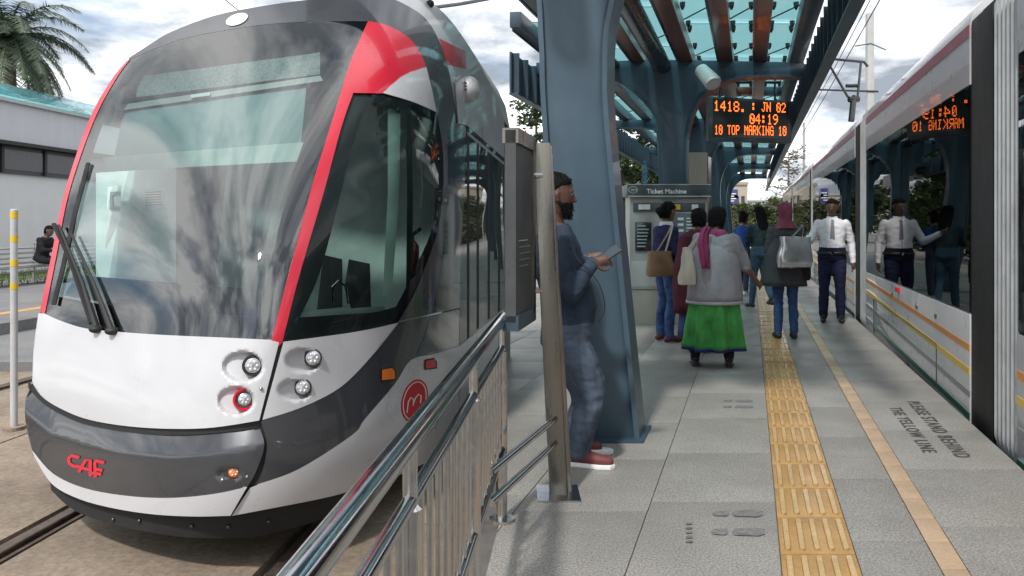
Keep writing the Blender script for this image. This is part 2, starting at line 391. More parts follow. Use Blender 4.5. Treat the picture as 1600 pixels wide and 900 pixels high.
panel('windscreen_pillar', cat(WS_RIGHT, [(424,531),(434,541),(441,535)], rev(RP_R), [(552,145),(598,146)], [(598,146),(613,132),(633,117),(666,105)], rev(ARC_R)), RED, tram, off=.006)
panel('white_quarter_panel', cat([(598,145),(613,131),(633,116),(666,104)], [(666,104),(675,140),(682,175)], [(682,175),(645,159),(598,145)]), WHITE, tram, off=.006)
panel('roof_band', cat([(200,91),(233,70),(267,50),(333,25),(400,11),(470,1),(540,-6),(600,-8)], BAND_R, [(715,193),(728,197)], [(728,197),(726,300),(720,400),(718,481)], [(718,481),(622,502)], rev(SW_ARC), [(682,176),(675,140),(666,105)], rev(ARC_R), rev(WS_TOP)), DGREY, tram, off=.002)
sw = panel('cab_side_window', cat(SW_TOP, SW_ARC, SW_BOT, rev(RP_R)), GLASS_S, tram, off=-.004, thick=0)
strip('window_border', [(552,146),(533,200),(506,300),(467,433),(442,533)], [(574,158),(556,210),(533,300),(500,425),(468,497)], FRIT, sw, -.016)
strip('window_border', [(442,534),(533,522),(580,514),(622,504)], [(455,497),(540,491),(590,487),(634,474)], FRIT, sw, -.018)
strip('window_border', SW_TOP, [(562,160),(600,162),(640,174),(678,190)], FRIT, sw, -.017)
strip('window_border', SW_ARC, [(674,178),(682,217),(684,260),(683,300),(674,360),(655,405),(634,450),(608,498)], FRIT, sw, -.02)
strip('window_border', [(634,175),(636,300),(634,480)], [(642,176),(645,300),(644,470)], FRIT, sw, -.021)
def dents(spec):
    def f(x, y):
        z = 0
        for cx, cy, rx, ry, lx, ly, dep in spec:
            u = (x - cx) / rx; v = (y - cy) / ry; r = math.sqrt(u * u + v * v)
            if r < 1.0:
                s = min(1, (1 - r) / .22); s = s * s * (3 - 2 * s)
                g = max(0, min(1, .5 + .5 * ((x - cx) / rx)))
                z = max(z, s * dep * (.35 + .65 * g))
        return z
    return f
fp = panel('front_panel', cat(rev(WS_BOT), [(424,532),(436,535)], [(436,535),(405,657)], [(405,657),(333,668),(267,670),(200,666),(140,656),(100,641),(67,621),(50,598)], [(50,598),(53,540),(60,489)]), WHITE, tram, off=.008, grid=3.5, dent=dents([(379,573,33,25,0,0,.07),(368,626,30,23,0,0,.06)]))
rp_ = panel('corner_panel', cat([(443,534),(533,522),(580,514),(621,505)], LOW_R, [(410,656),(443,534)]), WHITE, tram, off=.008, grid=3.5, dent=dents([(473,564,29,20,0,0,.06),(460,610,28,18,0,0,.05)]))
_bd = dents([(357,740,20,10,0,0,.03)])
def bdent(x, y):
    c = float(np.interp(x, (40, 82, 135, 187, 267, 373, 413), (640, 682, 699, 709, 715, 703, 694)))
    return _bd(x, y) + (max(0, c - y) / 40.0) * .045
bp_ = panel('bumper', cat(BUMP_TOP, [(402,661),(413,695),(400,737),(386,761)], rev(BUMP_BOT), [(50,703),(40,660),(40,625),(50,600)]), DGREY, tram, off=.016, grid=5, dent=bdent)
panel('bumper_trim', cat(BUMP_BOT, [(386,761),(360,806)], rev(TRIM_BOT), [(54,714),(50,703)]), WHITE, tram, off=.02)
panel('side_swoosh', cat([(623,504),(718,483)], [(718,483),(717,542)], SWO_LOW, [(402,757),(412,730),(417,693),(408,660)], rev(LOW_R)[:-1] + [(623,504)]), DGREY, tram, off=.006)
panel('lower_side_panel', cat([(362,806),(391,762)], [(391,762),(402,758)], rev(SWO_LOW), [(717,542),(788,482)], [(788,482),(788,600)], [(788,600),(717,690),(640,735),(560,763),(507,778),(400,799),(362,806)]), WHITE, tram, off=.007)
panel('skirt', cat([(78,752),(117,772),(167,787),(233,798),(300,802),(362,801),(400,794),(507,773),(560,758)], [(560,758),(560,790)], [(560,790),(520,805),(470,822),(400,838),(333,841),(267,837),(183,821),(117,798),(80,766)]), RUBBER, tram, off=-.05)
panel('shell_gap', cat([(430,536),(448,536)], [(448,536),(416,658),(424,693),(395,765),(366,806)], [(366,806),(352,806),(378,765),(405,693),(398,660),(430,536)]), BLK, tram, off=-.012)
panel('shell_gap', cat([(44,595),(67,616),(100,636),(140,652),(200,662),(267,666),(333,664),(402,655)], [(402,655),(402,668),(333,677),(267,680),(200,675),(140,665),(100,650),(67,630),(44,606)]), BLK, tram, off=-.010)
panel('door_pillar', cat([(699,205),(728,201)], [(728,201),(726,300),(720,400),(718,478)], [(718,478),(676,488)], [(676,488),(688,430),(697,350),(700,280),(699,205)]), BLACKG, tram, off=.006, thick=.006)
panel('door_sill_panel', cat([(672,495),(717,486)], [(717,486),(717,538)], [(717,538),(680,549),(650,556)], [(650,556),(664,525),(672,495)]), BLACKG, tram, off=.010, thick=.006)
for x, y in ((177, 812), (218, 814), (357, 823), (300, 822), (420, 815)):
    MB().ell(NP(x, y, -.045), .010, .010, .010, 8, 6).build('skirt_bolt', PIPE, tram, smooth=True)
# right flank
panel('upper_side_panel', cat(BAND_R, [(715,193),(730,196)], [(730,196),(788,247)], [(788,247),(788,187)], [(788,187),(760,120),(727,63),(693,20),(655,-6),(600,-12)], [(600,-12),(600,-8)]), WHITE, tram, off=.003)
panel('red_stripe', [(686,60),(727,80),(729,108),(699,101)], RED, tram, off=.008, thick=.004)
sg = panel('side_window', cat([(730,196),(788,247)], [(788,247),(788,482)], [(788,482),(718,545)], [(718,545),(718,483),(720,400),(726,300),(730,196)]), GLASS_D, tram, off=-.004, thick=0)
for x0, ya, yb in ((730, 200, 530), (745, 215, 515), (762, 229, 500), (778, 243, 488)):
    panel('window_post', [(x0, ya), (x0 + 3.5, ya + 3), (x0 + 3.5, yb - 3), (x0, yb)], BLK, tram, off=.004, thick=.01)
panel('window_rail', [(730, 205), (788, 254), (788, 258), (730, 210)], LGREY, tram, off=.005, thick=.01)
# lamps
def lamp(px, py, r, m, parent, name, off=.0, ring=None, rr=1.3):
    c = NP(px, py, off); n = (Vector((0, 0, EYE)) - c).normalized(); n = (n + Vector((.15, -.5, .05))).normalized()
    q = n.to_track_quat('Z', 'Y').to_matrix(); s = c.y / F; rad = r * s
    def disc(r0, z0, prof):
        return [[c + q @ Vector((r0 * a * math.cos(2 * math.pi * k / 24), r0 * a * math.sin(2 * math.pi * k / 24), z0 + h)) for k in range(24)] for a, h in prof]
    o = MB().rings(disc(rad, 0, [(1, -.05), (1, .0), (.92, .008), (.6, .013), (.2, .015)])).build(name, m, parent, smooth=True)
    if ring: MB().rings(disc(rad * rr, 0, [(1, -.05), (1, .004), (.94, .008), (.80, .008), (.76, -.002)]), cap=False).build('lamp_ring', ring, o, smooth=True)
    for k in range(6):
        a = 2 * math.pi * k / 6
        MB().ell(c + q @ Vector((rad * .52 * math.cos(a), rad * .52 * math.sin(a), .012)), rad * .2, rad * .2, rad * .2, 8, 6).build('lamp_bulb', mat('bulb_white', (.85, .86, .88), .1, metal=.4), o, smooth=True)
    return o
lamp(395, 571, 12.5, LENS, fp, 'headlight', -.02, BLK)
lamp(382, 624, 10, LENS, fp, 'tail_light', -.015, REDL, 1.75)
lamp(489, 559, 12, LENS, rp_, 'headlight', -.01, BLK, 1.15)
lamp(473, 605, 11.5, LENS, rp_, 'headlight', -.01, BLK, 1.15)
lamp(366, 737, 9, ORANGE, bp_, 'indicator_lamp', -.008)
for x, y in ((408, 607), (386, 745)):
    c = NP(x, y, .014); MB().ell(c, .008, .008, .008, 10, 6).build('bolt', STEEL, bp_ if y > 700 else fp, smooth=True)
for x, y, w, h, m in ((607, 585, 10, 9, ORANGE), (673, 569, 8, 7, REDL)):
    o = panel('side_marker_lamp', [(x - w, y - h + 2), (x + w * .6, y - h - 1), (x + w, y - h + 4), (x + w, y + h - 2), (x - w, y + h)], m, tram, off=.035, thick=.04, grid=40)
    panel('lamp_bezel', [(x - w - 2, y - h), (x + w * .6, y - h - 3), (x + w + 2, y - h + 3), (x + w + 2, y + h), (x - w - 2, y + h + 2)], BLK, o, off=.012, thick=.01, grid=40)
lg = panel('round_emblem', elp(648, 626, 20, 34, 28, .25), mat('emblem_red', (.55, .02, .03), .5, spec=.2), tram, off=.011, thick=.003, grid=10)
WPR = mat('white_print', (.8, .8, .8), .4)
def stroke(name, pts, w, m, parent, off, closed=False, px=True):
    q = [Vector((a, b, 0)) for a, b in pts]; L = []; Rr = []
    for i, p in enumerate(q):
        a = q[i - 1] if (i > 0 or closed) else p; b = q[(i + 1) % len(q)] if (i < len(q) - 1 or closed) else p
        t = (b - a).normalized(); n = Vector((-t.y, t.x, 0)) * w / 2
        L.append(NP((p + n).x, (p + n).y, off)); Rr.append(NP((p - n).x, (p - n).y, off))
    k = len(q); mb = MB(); mb.add(L + Rr, [(i, (i + 1) % k, k + (i + 1) % k, k + i) for i in range(k if closed else k - 1)])
    return mb.build(name, m, parent)
stroke('emblem_ring', elp(648, 626, 17, 30, 28, .25), 1.4, WPR, lg, .013, True)
stroke('emblem_letter', [(636, 645), (638, 628), (642, 621), (646, 624), (645, 634), (649, 622), (654, 616), (658, 618), (657, 630)], 1.8, WPR, lg, .013)
# maker's lettering on the bumper
CAFM = mat('red_letter', (.62, .015, .04), .3, coat=.3)
for pts in ([(124, 715), (112, 712), (107, 716), (108, 724), (114, 728), (127, 730)],
            [(123, 738), (126, 732), (134, 719), (141, 719), (141, 744)], [(126, 731), (141, 734)],
            [(163, 723), (150, 720), (148, 723), (149, 746)], [(149, 733), (160, 735)], [(141, 739), (158, 741)]):
    stroke('letter', pts, 5.0, CAFM, bp_, .024)
# roof lamp, dome, aerial
lampo = panel('roof_marker_lamp', elp(370, 30, 18, 8.5, 20, -.35), mat('marker_white', (.72, .73, .74), .25), tram, off=.012, thick=.02, grid=30)
c = NP(733, 140, .10); MB().ell(c, .085, .105, .10, 20, 14).build('camera_dome', WHITE, tram, smooth=True)
MB().tube([c + Vector((-.04, .0, .0)), c + Vector((-.06, .1, -.02))], [.07, .09], 14).build('dome_base', LGREY, tram, smooth=True)
for k in range(3): MB().box(c.x - .06, c.x - .01, c.y - .105, c.y - .09, c.z - .02 + k * .025, c.z - .012 + k * .025).build('dome_slot', BLK, tram)
panel('dome_bracket', cat([(711,128),(722,118),(735,120)], [(735,120),(728,160),(727,194)], [(727,194),(716,192)], [(716,192),(713,160),(711,128)]), WHITE, tram, off=.04, thick=.05, grid=8)
for x, y in ((655, 3), (672, 6)): MB().ell(P(x, y, 5.5), .03, .03, .03, 12, 8).build('roof_knob', BLK, tram, smooth=True)
# wipers
for pth in ([(150, 512), (140, 480), (128, 440), (92, 352)], [(174, 516), (160, 478), (146, 442), (112, 366)]):
    MB().tube([NP(x, y, .045) for x, y in pth], [.016, .013, .010, .007], 8).build('wiper_arm', BLK, tram, smooth=True)
for pth in ([(138, 255), (118, 330), (98, 420), (84, 476)], [(84, 350), (108, 400), (128, 460), (143, 505)]):
    MB().tube([NP(x, y, .028) for x, y in pth], .009, 6, flat=1.6).build('wiper_blade', RUBBER, tram, smooth=True)
for x, y in ((150, 514), (175, 517)): MB().ell(NP(x, y, .03), .035, .035, .022, 12, 8).build('wiper_pivot', BLK, tram, smooth=True)
# hidden sides, roof and back close the body
sil = [(54, 714), (40, 660), (40, 625), (50, 600), (53, 540), (62, 488), (80, 400), (101, 300), (138, 190), (172, 128), (197, 96), (233, 70), (267, 50), (333, 25), (400, 11), (470, 1), (540, -6), (600, -12), (655, -6), (693, 20), (727, 63), (760, 120), (787, 187)]
YB = 8.1
A = [NP(x, y, -.006) for x, y in sil]
rr = [A]
for f in (.35, .7, 1.0):
    row = []
    for a in A:
        s = (YB - a.y) * f / AX.y; p = a + AX * max(s, .02); p.z -= 0.03 * f; row.append(p)
    rr.append(row)
sh_, gl_ = MB(), MB()
for j in range(3):
    for i in range(len(A) - 1):
        (gl_ if (5 <= i < 9 and j == 0) else sh_).add([rr[j][i], rr[j][i + 1], rr[j + 1][i + 1], rr[j + 1][i]], [(0, 1, 2, 3)])
sh_.build('roof_and_far_side', LGREY, tram, smooth=True); gl_.build('cab_side_window', GLASS_L, tram, smooth=True)
bk = rr[-1]; MB().add(bk + [bk[-1] + Vector((0, 0, -2.5)), bk[0] + Vector((0, 0, -.2))], [tuple(range(len(bk) + 2))]).build('rear_wall', LGREY, tram)
# cab interior
INT = mat('cab_lining', (.42, .5, .48), .7, var=.1); DASH = mat('dashboard', (.05, .052, .055), .6, var=.2, vs=20); BLIND = mat('sun_blind', (.22, .33, .34), .75, var=.08)
cf = LP(-2.0, 5.6, 0)
MB().hexa([LP(-2.95, 5.55, -.05), LP(-1.05, 5.55, -.05), LP(-1.05, 5.6, -.05), LP(-2.95, 5.6, -.05), LP(-2.7, 5.55, 2.3), LP(-1.2, 5.55, 2.3), LP(-1.2, 5.6, 2.3), LP(-2.7, 5.6, 2.3)]).build('cab_bulkhead', mat('bulkhead', (.36, .43, .42), .6, var=.15), tram)
MB().hexa([LP(-2.9, 3.95, .05), LP(-1.4, 3.7, .05), LP(-1.1, 5.5, .05), LP(-2.9, 5.5, .05), LP(-2.9, 3.95, .1), LP(-1.4, 3.7, .1), LP(-1.1, 5.5, .1), LP(-2.9, 5.5, .1)]).build('cab_floor', INT, tram)
def inner(name, poly, back, m, thick=.03, grid=30): return panel(name, poly, m, tram, off=-back, thick=thick, grid=grid)
inner('dashboard', [(100, 462), (240, 485), (425, 497), (470, 485), (440, 455), (250, 440), (120, 430)], .45, DASH)
inner('sun_blind', [(195, 165), (480, 122), (470, 228), (175, 262)], .22, BLIND)
inner('blind_bar', [(160, 246), (475, 222), (470, 252), (158, 268)], .20, mat('blind_bar', (.42, .52, .5), .6))
inner('blind_roller', [(180, 165), (500, 118), (505, 126), (180, 174)], .18, LGREY)
inner('air_grille', [(215, 120), (500, 82), (500, 116), (213, 152)], .2, mat('grille', (.2, .25, .25), .7, var=.5, vs=60))
inner('light_strip', [(298, 148), (328, 144), (328, 149), (298, 153)], .15, mat('strip_white', (.85, .86, .86), .3), thick=.01)
inner('notice_sheet', [(224, 295), (258, 293), (258, 324), (224, 326)], .30, mat('notice_paper', (.55, .68, .68), .7), thick=.004)
for k in range(6): inner('notice_line', [(227, 300 + k * 4), (252, 298.5 + k * 4), (252, 300 + k * 4), (227, 301.5 + k * 4)], .295, DASH, thick=.001)
inner('cab_door_panel', [(150, 270), (275, 262), (275, 470), (150, 455)], .9, INT)
inner('sign_reflection', [(168, 292), (190, 290), (188, 345), (165, 390)], .7, mat('reflection_white', (.8, .85, .83), .6), thick=.004)  # reflection of a sign, modelled as a white sheet inside the cab
for a in ([(172, 300), (186, 299), (186, 304), (176, 305), (176, 322), (186, 322), (186, 327), (171, 328)],):
    inner('reflected_letter', a, .68, mat('reflection_grey', (.25, .28, .28), .6), thick=.002)  # grey letter of the reflected sign, drawn as a thin panel
inner('cab_pillar', [(606, 165), (626, 170), (624, 300), (612, 462), (598, 462), (606, 300)], .12, mat('cab_pillar', (.42, .56, .51), .55))
inner('seat_back', [(545, 405), (578, 412), (580, 480), (550, 486), (538, 450)], .7, DASH, thick=.15)
inner('seat_back', [(505, 398), (535, 405), (535, 480), (495, 484)], .5, DASH, thick=.12)
inner('cab_sill', [(470, 488), (600, 478), (603, 487), (470, 496)], .12, INT)
ex = NP(645, 405, -.35)
MB().tube([ex + Vector((0, 0, -.12)), ex + Vector((0, 0, .08)), ex + Vector((0, 0, .11))], [.04, .04, .02], 14).build('fire_extinguisher', RED, tram, smooth=True)
MB().tube([ex + Vector((0, 0, .11)), ex + Vector((0, 0, .15)), ex + Vector((.05, 0, .19))], .012, 8).build('extinguisher_valve', BLK, tram, smooth=True)
g0 = NP(520, 475, -.2)
MB().tube([g0, g0 + Vector((0, 0, .09)), g0 + Vector((.03, 0, .12)), g0 + Vector((.07, 0, .09)), g0 + Vector((.08, 0, 0))], .006, 6).build('cab_microphone', STEEL, tram, smooth=True)

# ================================================================ ground, track, railing on the left
ZR = -.2
struct(MB().add([(-400, -60, -.62), (400, -60, -.62), (400, 900, -.62), (-400, 900, -.62)], [(0, 1, 2, 3)]).build('ground', GROUND))
trk = struct(MB().box(-30, -.08, -3, 40, -.6, -.262).build('track_bed', JOINT))
random.seed(3)
rails_l = (-2.9, -1.45)
def slab_l(l0, l1, t0, t1, z=.0, parent=None):
    g = .006
    mb = MB(); zt = -.215 + z
    mb.hexa([LP(l0 + g, t0 + g, -.27), LP(l1 - g, t0 + g, -.27), LP(l1 - g, t1 - g, -.27), LP(l0 + g, t1 - g, -.27), LP(l0 + g, t0 + g, zt), LP(l1 - g, t0 + g, zt), LP(l1 - g, t1 - g, zt), LP(l0 + g, t1 - g, zt)])
    return mb.build('concrete_slab', CONC, trk, bevel=.006)
cols = [(-7.95, -7.4), (-7.2, -5.9), (-5.7, -4.35), (-4.35, -3.0), (-2.80, -1.55), (-1.35, -.62)]
for (a, b) in cols:
    t = 1.0 + random.random() * .5
    while t < 14:
        w = 1.3 + random.random() * .25
        slab_l(a, b, t, t + w, random.uniform(-.004, .004)); t += w
for l in rails_l + (-7.3, -5.8):
    for k, (a, b, zt) in enumerate(((l - .036, l + .036, -.2),)):
        mb = MB(); prof = [(-.036, -.27), (-.036, -.205), (-.03, -.2), (.03, -.2), (.036, -.205), (.036, -.27)]
        mb.rings([[LP(l + x, t, z + .002) for x, z in prof] for t in (-2, 20)])
        o = mb.build('rail', RAILM, trk)
        MB().hexa([LP(l + .05, -2, -.262), LP(l + .075, -2, -.262), LP(l + .075, 20, -.262), LP(l + .05, 20, -.262), LP(l + .05, -2, -.222), LP(l + .075, -2, -.222), LP(l + .075, 20, -.222), LP(l + .05, 20, -.222)]).build('rail_keeper', RAILM, trk)
# railing
def RL(Y, z, e=0): return Vector((.0833 * Y - .35 + e, Y, z))
rail = thing('railing', 'polished steel railing with thick handrail and upright bars beside tram front', 'railing', tuple(RL(2.4, 0)))
MB().tube([RL(.35, .95), RL(1.2, .95), RL(2.4, .95), RL(3.68, .95)], .0265, 20).build('handrail', STEEL, rail, smooth=True)
MB().ell(RL(3.68, .95), .0265, .0265, .0265, 14, 8).build('handrail_cap', STEEL, rail, smooth=True)
posts = (.75, 1.62, 2.62, 3.62)
for y in posts:
    MB().tube([RL(y, .015), RL(y, .80)], .026, 18).build('post', BALU, rail, smooth=True)
    MB().tube([RL(y, .80), RL(y, .81), RL(y, .93)], [.026, .016, .016], 14).build('post_neck', BALU, rail, smooth=True)
    MB().tube([RL(y, .0), RL(y, .016)], .06, 20).build('post_flange', BALU, rail, smooth=True)
for a, b in zip(posts, posts[1:]):
    MB().tube([RL(a, .815), RL(b, .815)], .017, 14).build('mid_rail', STEEL, rail, smooth=True)
    MB().tube([RL(a, .34), RL(b, .34)], .021, 14).build('bottom_rail', STEEL, rail, smooth=True)
    n = 9
    proto = None
    for k in range(1, n):
        y = lerp(a, b, k / n)
        if proto is None:
            o = MB().tube([Vector((0, 0, .34)), Vector((0, 0, .815))], .0085, 10).build('baluster', BALU, rail, smooth=True); proto = o
        else:
            o = proto.copy(); COL.objects.link(o)
        o.matrix_parent_inverse = Matrix.Translation(rail.location).inverted(); o.location = RL(y, 0)
# ================================================================ platform on the right
ZP = 0.0
plat = struct(MB().prism([R(-5.5, 8.2, -.6), Vector((-.02, 8.2, -.6)), Vector((-.05, 3.7, -.6)), Vector((.0833 * 1 - .37, 1.0, -.6)), Vector((-.45, -2, -.6)), R(1.556, -2, -.6), R(1.556, 60, -.6), R(-5.5, 60, -.6)], (0, 0, .588)).build('platform', JOINT))
def clip(poly, a, b, c):                # keep a*x+b*y >= c
    out = []
    for i in range(len(poly)):
        p, q = poly[i], poly[(i + 1) % len(poly)]
        fp_, fq = a * p[0] + b * p[1] - c, a * q[0] + b * q[1] - c
        if fp_ >= 0: out.append(p)
        if (fp_ >= 0) != (fq >= 0):
            t = fp_ / (fp_ - fq); out.append((p[0] + (q[0] - p[0]) * t, p[1] + (q[1] - p[1]) * t))
    return out
def paver(name, d0, d1, y0, y1, m, zt=0.0, g=.0018, bev=.002, parent=None):
    poly = [tuple(R(d, y, 0))[:2] for d, y in ((d0 + g, y0 + g), (d1 - g, y0 + g), (d1 - g, y1 - g), (d0 + g, y1 - g))]
    if y0 < 3.7: poly = clip(poly, 1, -.0833, -.36)
    elif y0 < 8.2: poly = clip(poly, 1, 0, -.045)
    if len(poly) < 3: return None
    mb = MB(); mb.prism([(x, y, -.012) for x, y in poly], (0, 0, .012 + zt))
    return mb.build(name, m, parent or plat, bevel=bev)
random.seed(11)
dcols = [-5.5, -4.5, -3.6, -2.8, -1.95, -1.15, -.5, .127]
pitch = .83
for ci in range(len(dcols) - 1):
    off = [0, .3, .55, .1, .42, 0.2, .33][ci]
    y = 1.05 + off
    while y < 17:
        paver('paving_slab', dcols[ci], dcols[ci + 1], y, y + pitch, GRANITE, random.uniform(-.0015, .0015)); y += pitch
for d0, d1, off in ((.448, .773, .07), (.881, 1.556, .23)):
    y = .83 + off
    while y < 17:
        paver('paving_slab', d0, d1, y, y + pitch, GRANITE, random.uniform(-.0015, .0015)); y += pitch
for d0, d1 in ((-5.5, .127), (.448, .773), (.881, 1.556)):
    y0 = 17.6 if d0 == -5.5 else 17.4
    paver('paving_field', d0, d1, y0, 60, GRANITE)
# tactile strip: every tile has five raised bars
TWORN = ground_mat('tactile_worn', (.50, .345, .165), (.42, .275, .115), 50, .12, 2.2, .33, .1)
tile_me = None
y = 1.63; W0, W1, TP = .127, .448, .405
while y < 26:
    if tile_me is None:
        mb = MB(); mb.sbox(.0025, W1 - W0 - .0025, .0025, TP - .0025, -.012, .003)
        o = mb.build('tactile_tile', TACT, plat, bevel=.002); o.data.materials.append(TWORN)
        tile_me = True
        bm = bmesh.new(); bm.from_mesh(o.data)
        for k in range(5):
            xc = .036 + k * .0625; pts = []
            for i in range(16):
                a = 2 * math.pi * i / 16; yy = TP / 2 + (TP / 2 - .045) * (1 if math.sin(a) >= 0 else -1) + .016 * math.sin(a)
                pts.append((xc + .016 * math.cos(a), yy))
            lo = [bm.verts.new(R(p, q, .002)) for p, q in pts]
            hi = [bm.verts.new(R(xc + (p - xc) * .72, TP / 2 + (q - TP / 2) * .985, .0125)) for p, q in pts]
            bm.faces.new(hi).material_index = 1
            for i in range(16): bm.faces.new((lo[i], lo[(i + 1) % 16], hi[(i + 1) % 16], hi[i]))
        bmesh.ops.recalc_face_normals(bm, faces=bm.faces); bm.to_mesh(o.data); bm.free(); proto = o
        o.location = R(W0, y, 0)
    else:
        o = proto.copy(); COL.objects.link(o); o.location = R(W0, y, 0)
    y += TP
y = 1.5; proto = None; BPI = .268
while y < 30:
    if proto is None:
        proto = o = MB().sbox(.002, .106, .002, BPI - .002, -.012, .002).build('edge_line_tile', BUFF, plat, bevel=.002)
    else:
        o = proto.copy(); COL.objects.link(o)
    o.location = R(.773, y, 0); y += BPI
MB().sbox(.773, .881, 30, 60, -.012, .002).build('edge_line_tile', BUFF, plat)
MB().sbox(.127, .448, y - 4, 60, -.012, .003).build('tactile_field', TACT, plat)
# stencilled words and footprints on the paving
def text_mesh(txt, size, spacing=1.0, bold=0.0):
    cu = bpy.data.curves.new('t', 'FONT'); cu.body = txt; cu.size = size; cu.space_character = spacing; cu.offset = bold
    cu.align_x = 'LEFT'; o = bpy.data.objects.new('t', cu); COL.objects.link(o)
    dg = bpy.context.evaluated_depsgraph_get(); me = bpy.data.meshes.new_from_object(o.evaluated_get(dg)); bpy.data.objects.remove(o)
    return me
def ground_text(txt, d, y0, y1, size, name='stencil_text'):   # reads away from the platform edge, letters' feet towards -d
    me = text_mesh(txt, 1.0, 1.25, .012); xs = [v.co.x for v in me.vertices]; w = max(xs)
    for v in me.vertices:
        yy = y0 + (y1 - y0) * v.co.x / w; dd = d + size * v.co.y
        v.co = R(dd, yy, .0045)
    me.materials.clear(); me.materials.append(STAIN); return link(name, me, plat)
def g2(px, py): Y = F * EYE / (py - HZ); return ((px - 1172) / F * Y, Y)
ground_text('PLEASE STAND BEHIND', 1.235, 6.05, 4.6, .135)
ground_text('THE YELLOW LINE', 1.06, 5.85, 4.7, .125)
def footprint(px, py, s, m=STAIN):
    d, Y = g2(px, py)
    for poly in ([(.0, -.045), (.17, -.055), (.22, -.03), (.22, .03), (.16, .05), (.0, .04), (-.02, 0)], [(-.15, -.035), (-.06, -.042), (-.045, 0), (-.06, .04), (-.15, .033), (-.175, 0)]):
        MB().add([R(d + x * s, Y + y * s * 1.4, .0045) for x, y in poly], [tuple(range(len(poly)))]).build('footprint_mark', mat('print_grey', (.15, .15, .15), .8, var=.45, vs=40), plat)
for x, y in ((1150, 627), (1150, 636), (1148, 803), (1148, 832)): footprint(x, y, .62 if y > 700 else .6)
for k in range(5): 
    d, Y = g2(1072, 818 + k * 7); MB().add([R(d, Y, .0045), R(d + .03, Y, .0045), R(d + .03, Y - .02, .0045), R(d, Y - .02, .0045)], [(0, 1, 2, 3)]).build('footprint_mark', mat('print_faint', (.13, .13, .125), .8, var=.4, vs=40), plat)
# right hand track
trk2 = struct(MB().sbox(1.556, 7, -2, 90, -.6, -.32).build('track_trench', mat('dark_ballast', (.07, .068, .065), .9, var=.4, vs=8, bump=.4)))
struct(MB().sbox(7, 30, -2, 90, -.6, -.1).build('pavement', ASPH))
# ================================================================ canopy
cano = thing('platform_canopy', 'blue steel platform canopy with forked columns and turquoise glass roof', 'canopy', tuple(R(-1, 5.1, 0)))
colYs = [5.1, 11.4, 17.7, 24.0, 30.3, 36.6]
L_ARCH = [(-1.02, 0), (-1.26, 1.4), (-1.33, 2.2), (-1.345, 2.6), (-1.40, 3.0), (-1.72, 3.36), (-2.08, 3.56), (-2.5, 3.62), (-3.15, 3.62)]
R_ARCH = [(.80, 3.58), (.27, 3.585), (-.21, 3.555), (-.55, 3.41), (-.80, 3.13), (-.92, 2.75), (-.945, 2.4), (-.92, 1.9), (-.735, 0)]
rib = None
def inset(poly, k):
    return poly
for i, Y in enumerate(colYs):
    prof = [(v.x, v.y) for v in spl([(a, b, 0) for a, b in L_ARCH], 4)] + [(-3.15, 3.78), (-1.2, 3.82), (.80, 3.78)] + [(v.x, v.y) for v in spl([(a, b, 0) for a, b in R_ARCH], 4)]
    mb = MB(); w = .20
    mb.prism([R(d, Y - w / 2, z) for d, z in prof], (TR * w, w, 0))
    o = mb.build('forked_column', BLUE, cano, bevel=.012)
    # flange plates on both edges of the web, a little wider than it
    for arch in (L_ARCH, R_ARCH):
        pp = [(v.x, v.y) for v in spl([(a, b, 0) for a, b in arch], 5)]
        rr = []
        sgn = 1 if arch is R_ARCH else -1
        for k, (d, z) in enumerate(pp):
            a = pp[max(k - 1, 0)]; b = pp[min(k + 1, len(pp) - 1)]; tx, tz = b[0] - a[0], b[1] - a[1]; L = math.hypot(tx, tz) or 1
            nx, nz = (-tz / L, tx / L)
            if arch is R_ARCH: nx, nz = (-tz / L, tx / L)
            q = .022
            rr.append([R(d + nx * q, Y - .14, z + nz * q), R(d + nx * q, Y + .14, z + nz * q), R(d - nx * .01, Y + .14, z - nz * .01), R(d - nx * .01, Y - .14, z - nz * .01)])
        MB().rings(rr).build('column_flange', BLUE, o, smooth=True)
    MB().sbox(-1.08, -.68, Y - .2, Y + .2, .0, .012).build('base_plate', BLUED, o)
# longitudinal beams, pipe, gutter, fascia
def ybeg(dmin, h=2.3, lim=796): return max(3.9, dmin * F / (lim - 1172)) if dmin < 0 else 3.9
Yend = 40
for name, d0, d1, z0, z1, m in (('roof_beam', -1.06, -.84, 3.79, 4.0, BROWN), ('roof_beam', -.47, -.25, 3.79, 4.0, BROWN), ('roof_beam', .05, .25, 3.79, 4.0, BROWN), ('gutter', .58, .80, 3.80, 3.98, BLUED),
                                ('roof_beam', -1.75, -1.55, 3.79, 4.0, BROWN), ('roof_beam', -2.45, -2.27, 3.79, 3.98, BLUED), ('roof_beam', -2.92, -2.78, 3.79, 3.98, BLUED)):
    segs = [ybeg(d0)] + [y for y in colYs if y > ybeg(d0) + .3] + [Yend]
    for a, b in zip(segs, segs[1:]):
        MB().sbox(d0, d1, a + .004, b - .004, z0, z1).build(name, m, cano, bevel=.01)
        if name == 'roof_beam':
            MB().sbox(d0 - .015, d0 + .012, a + .15, b - .15, z0 - .012, z1 + .02).build('beam_flange', PIPE, cano)
MB().tube([R(-1.30, ybeg(-1.3), 3.74), R(-1.30, Yend, 3.74)], .13, 20).build('drain_pipe', PIPE, cano, smooth=True)
MB().tube([R(-1.98, ybeg(-2.0), 3.74), R(-1.98, Yend, 3.74)], .06, 14).build('drain_pipe', PIPE, cano, smooth=True)
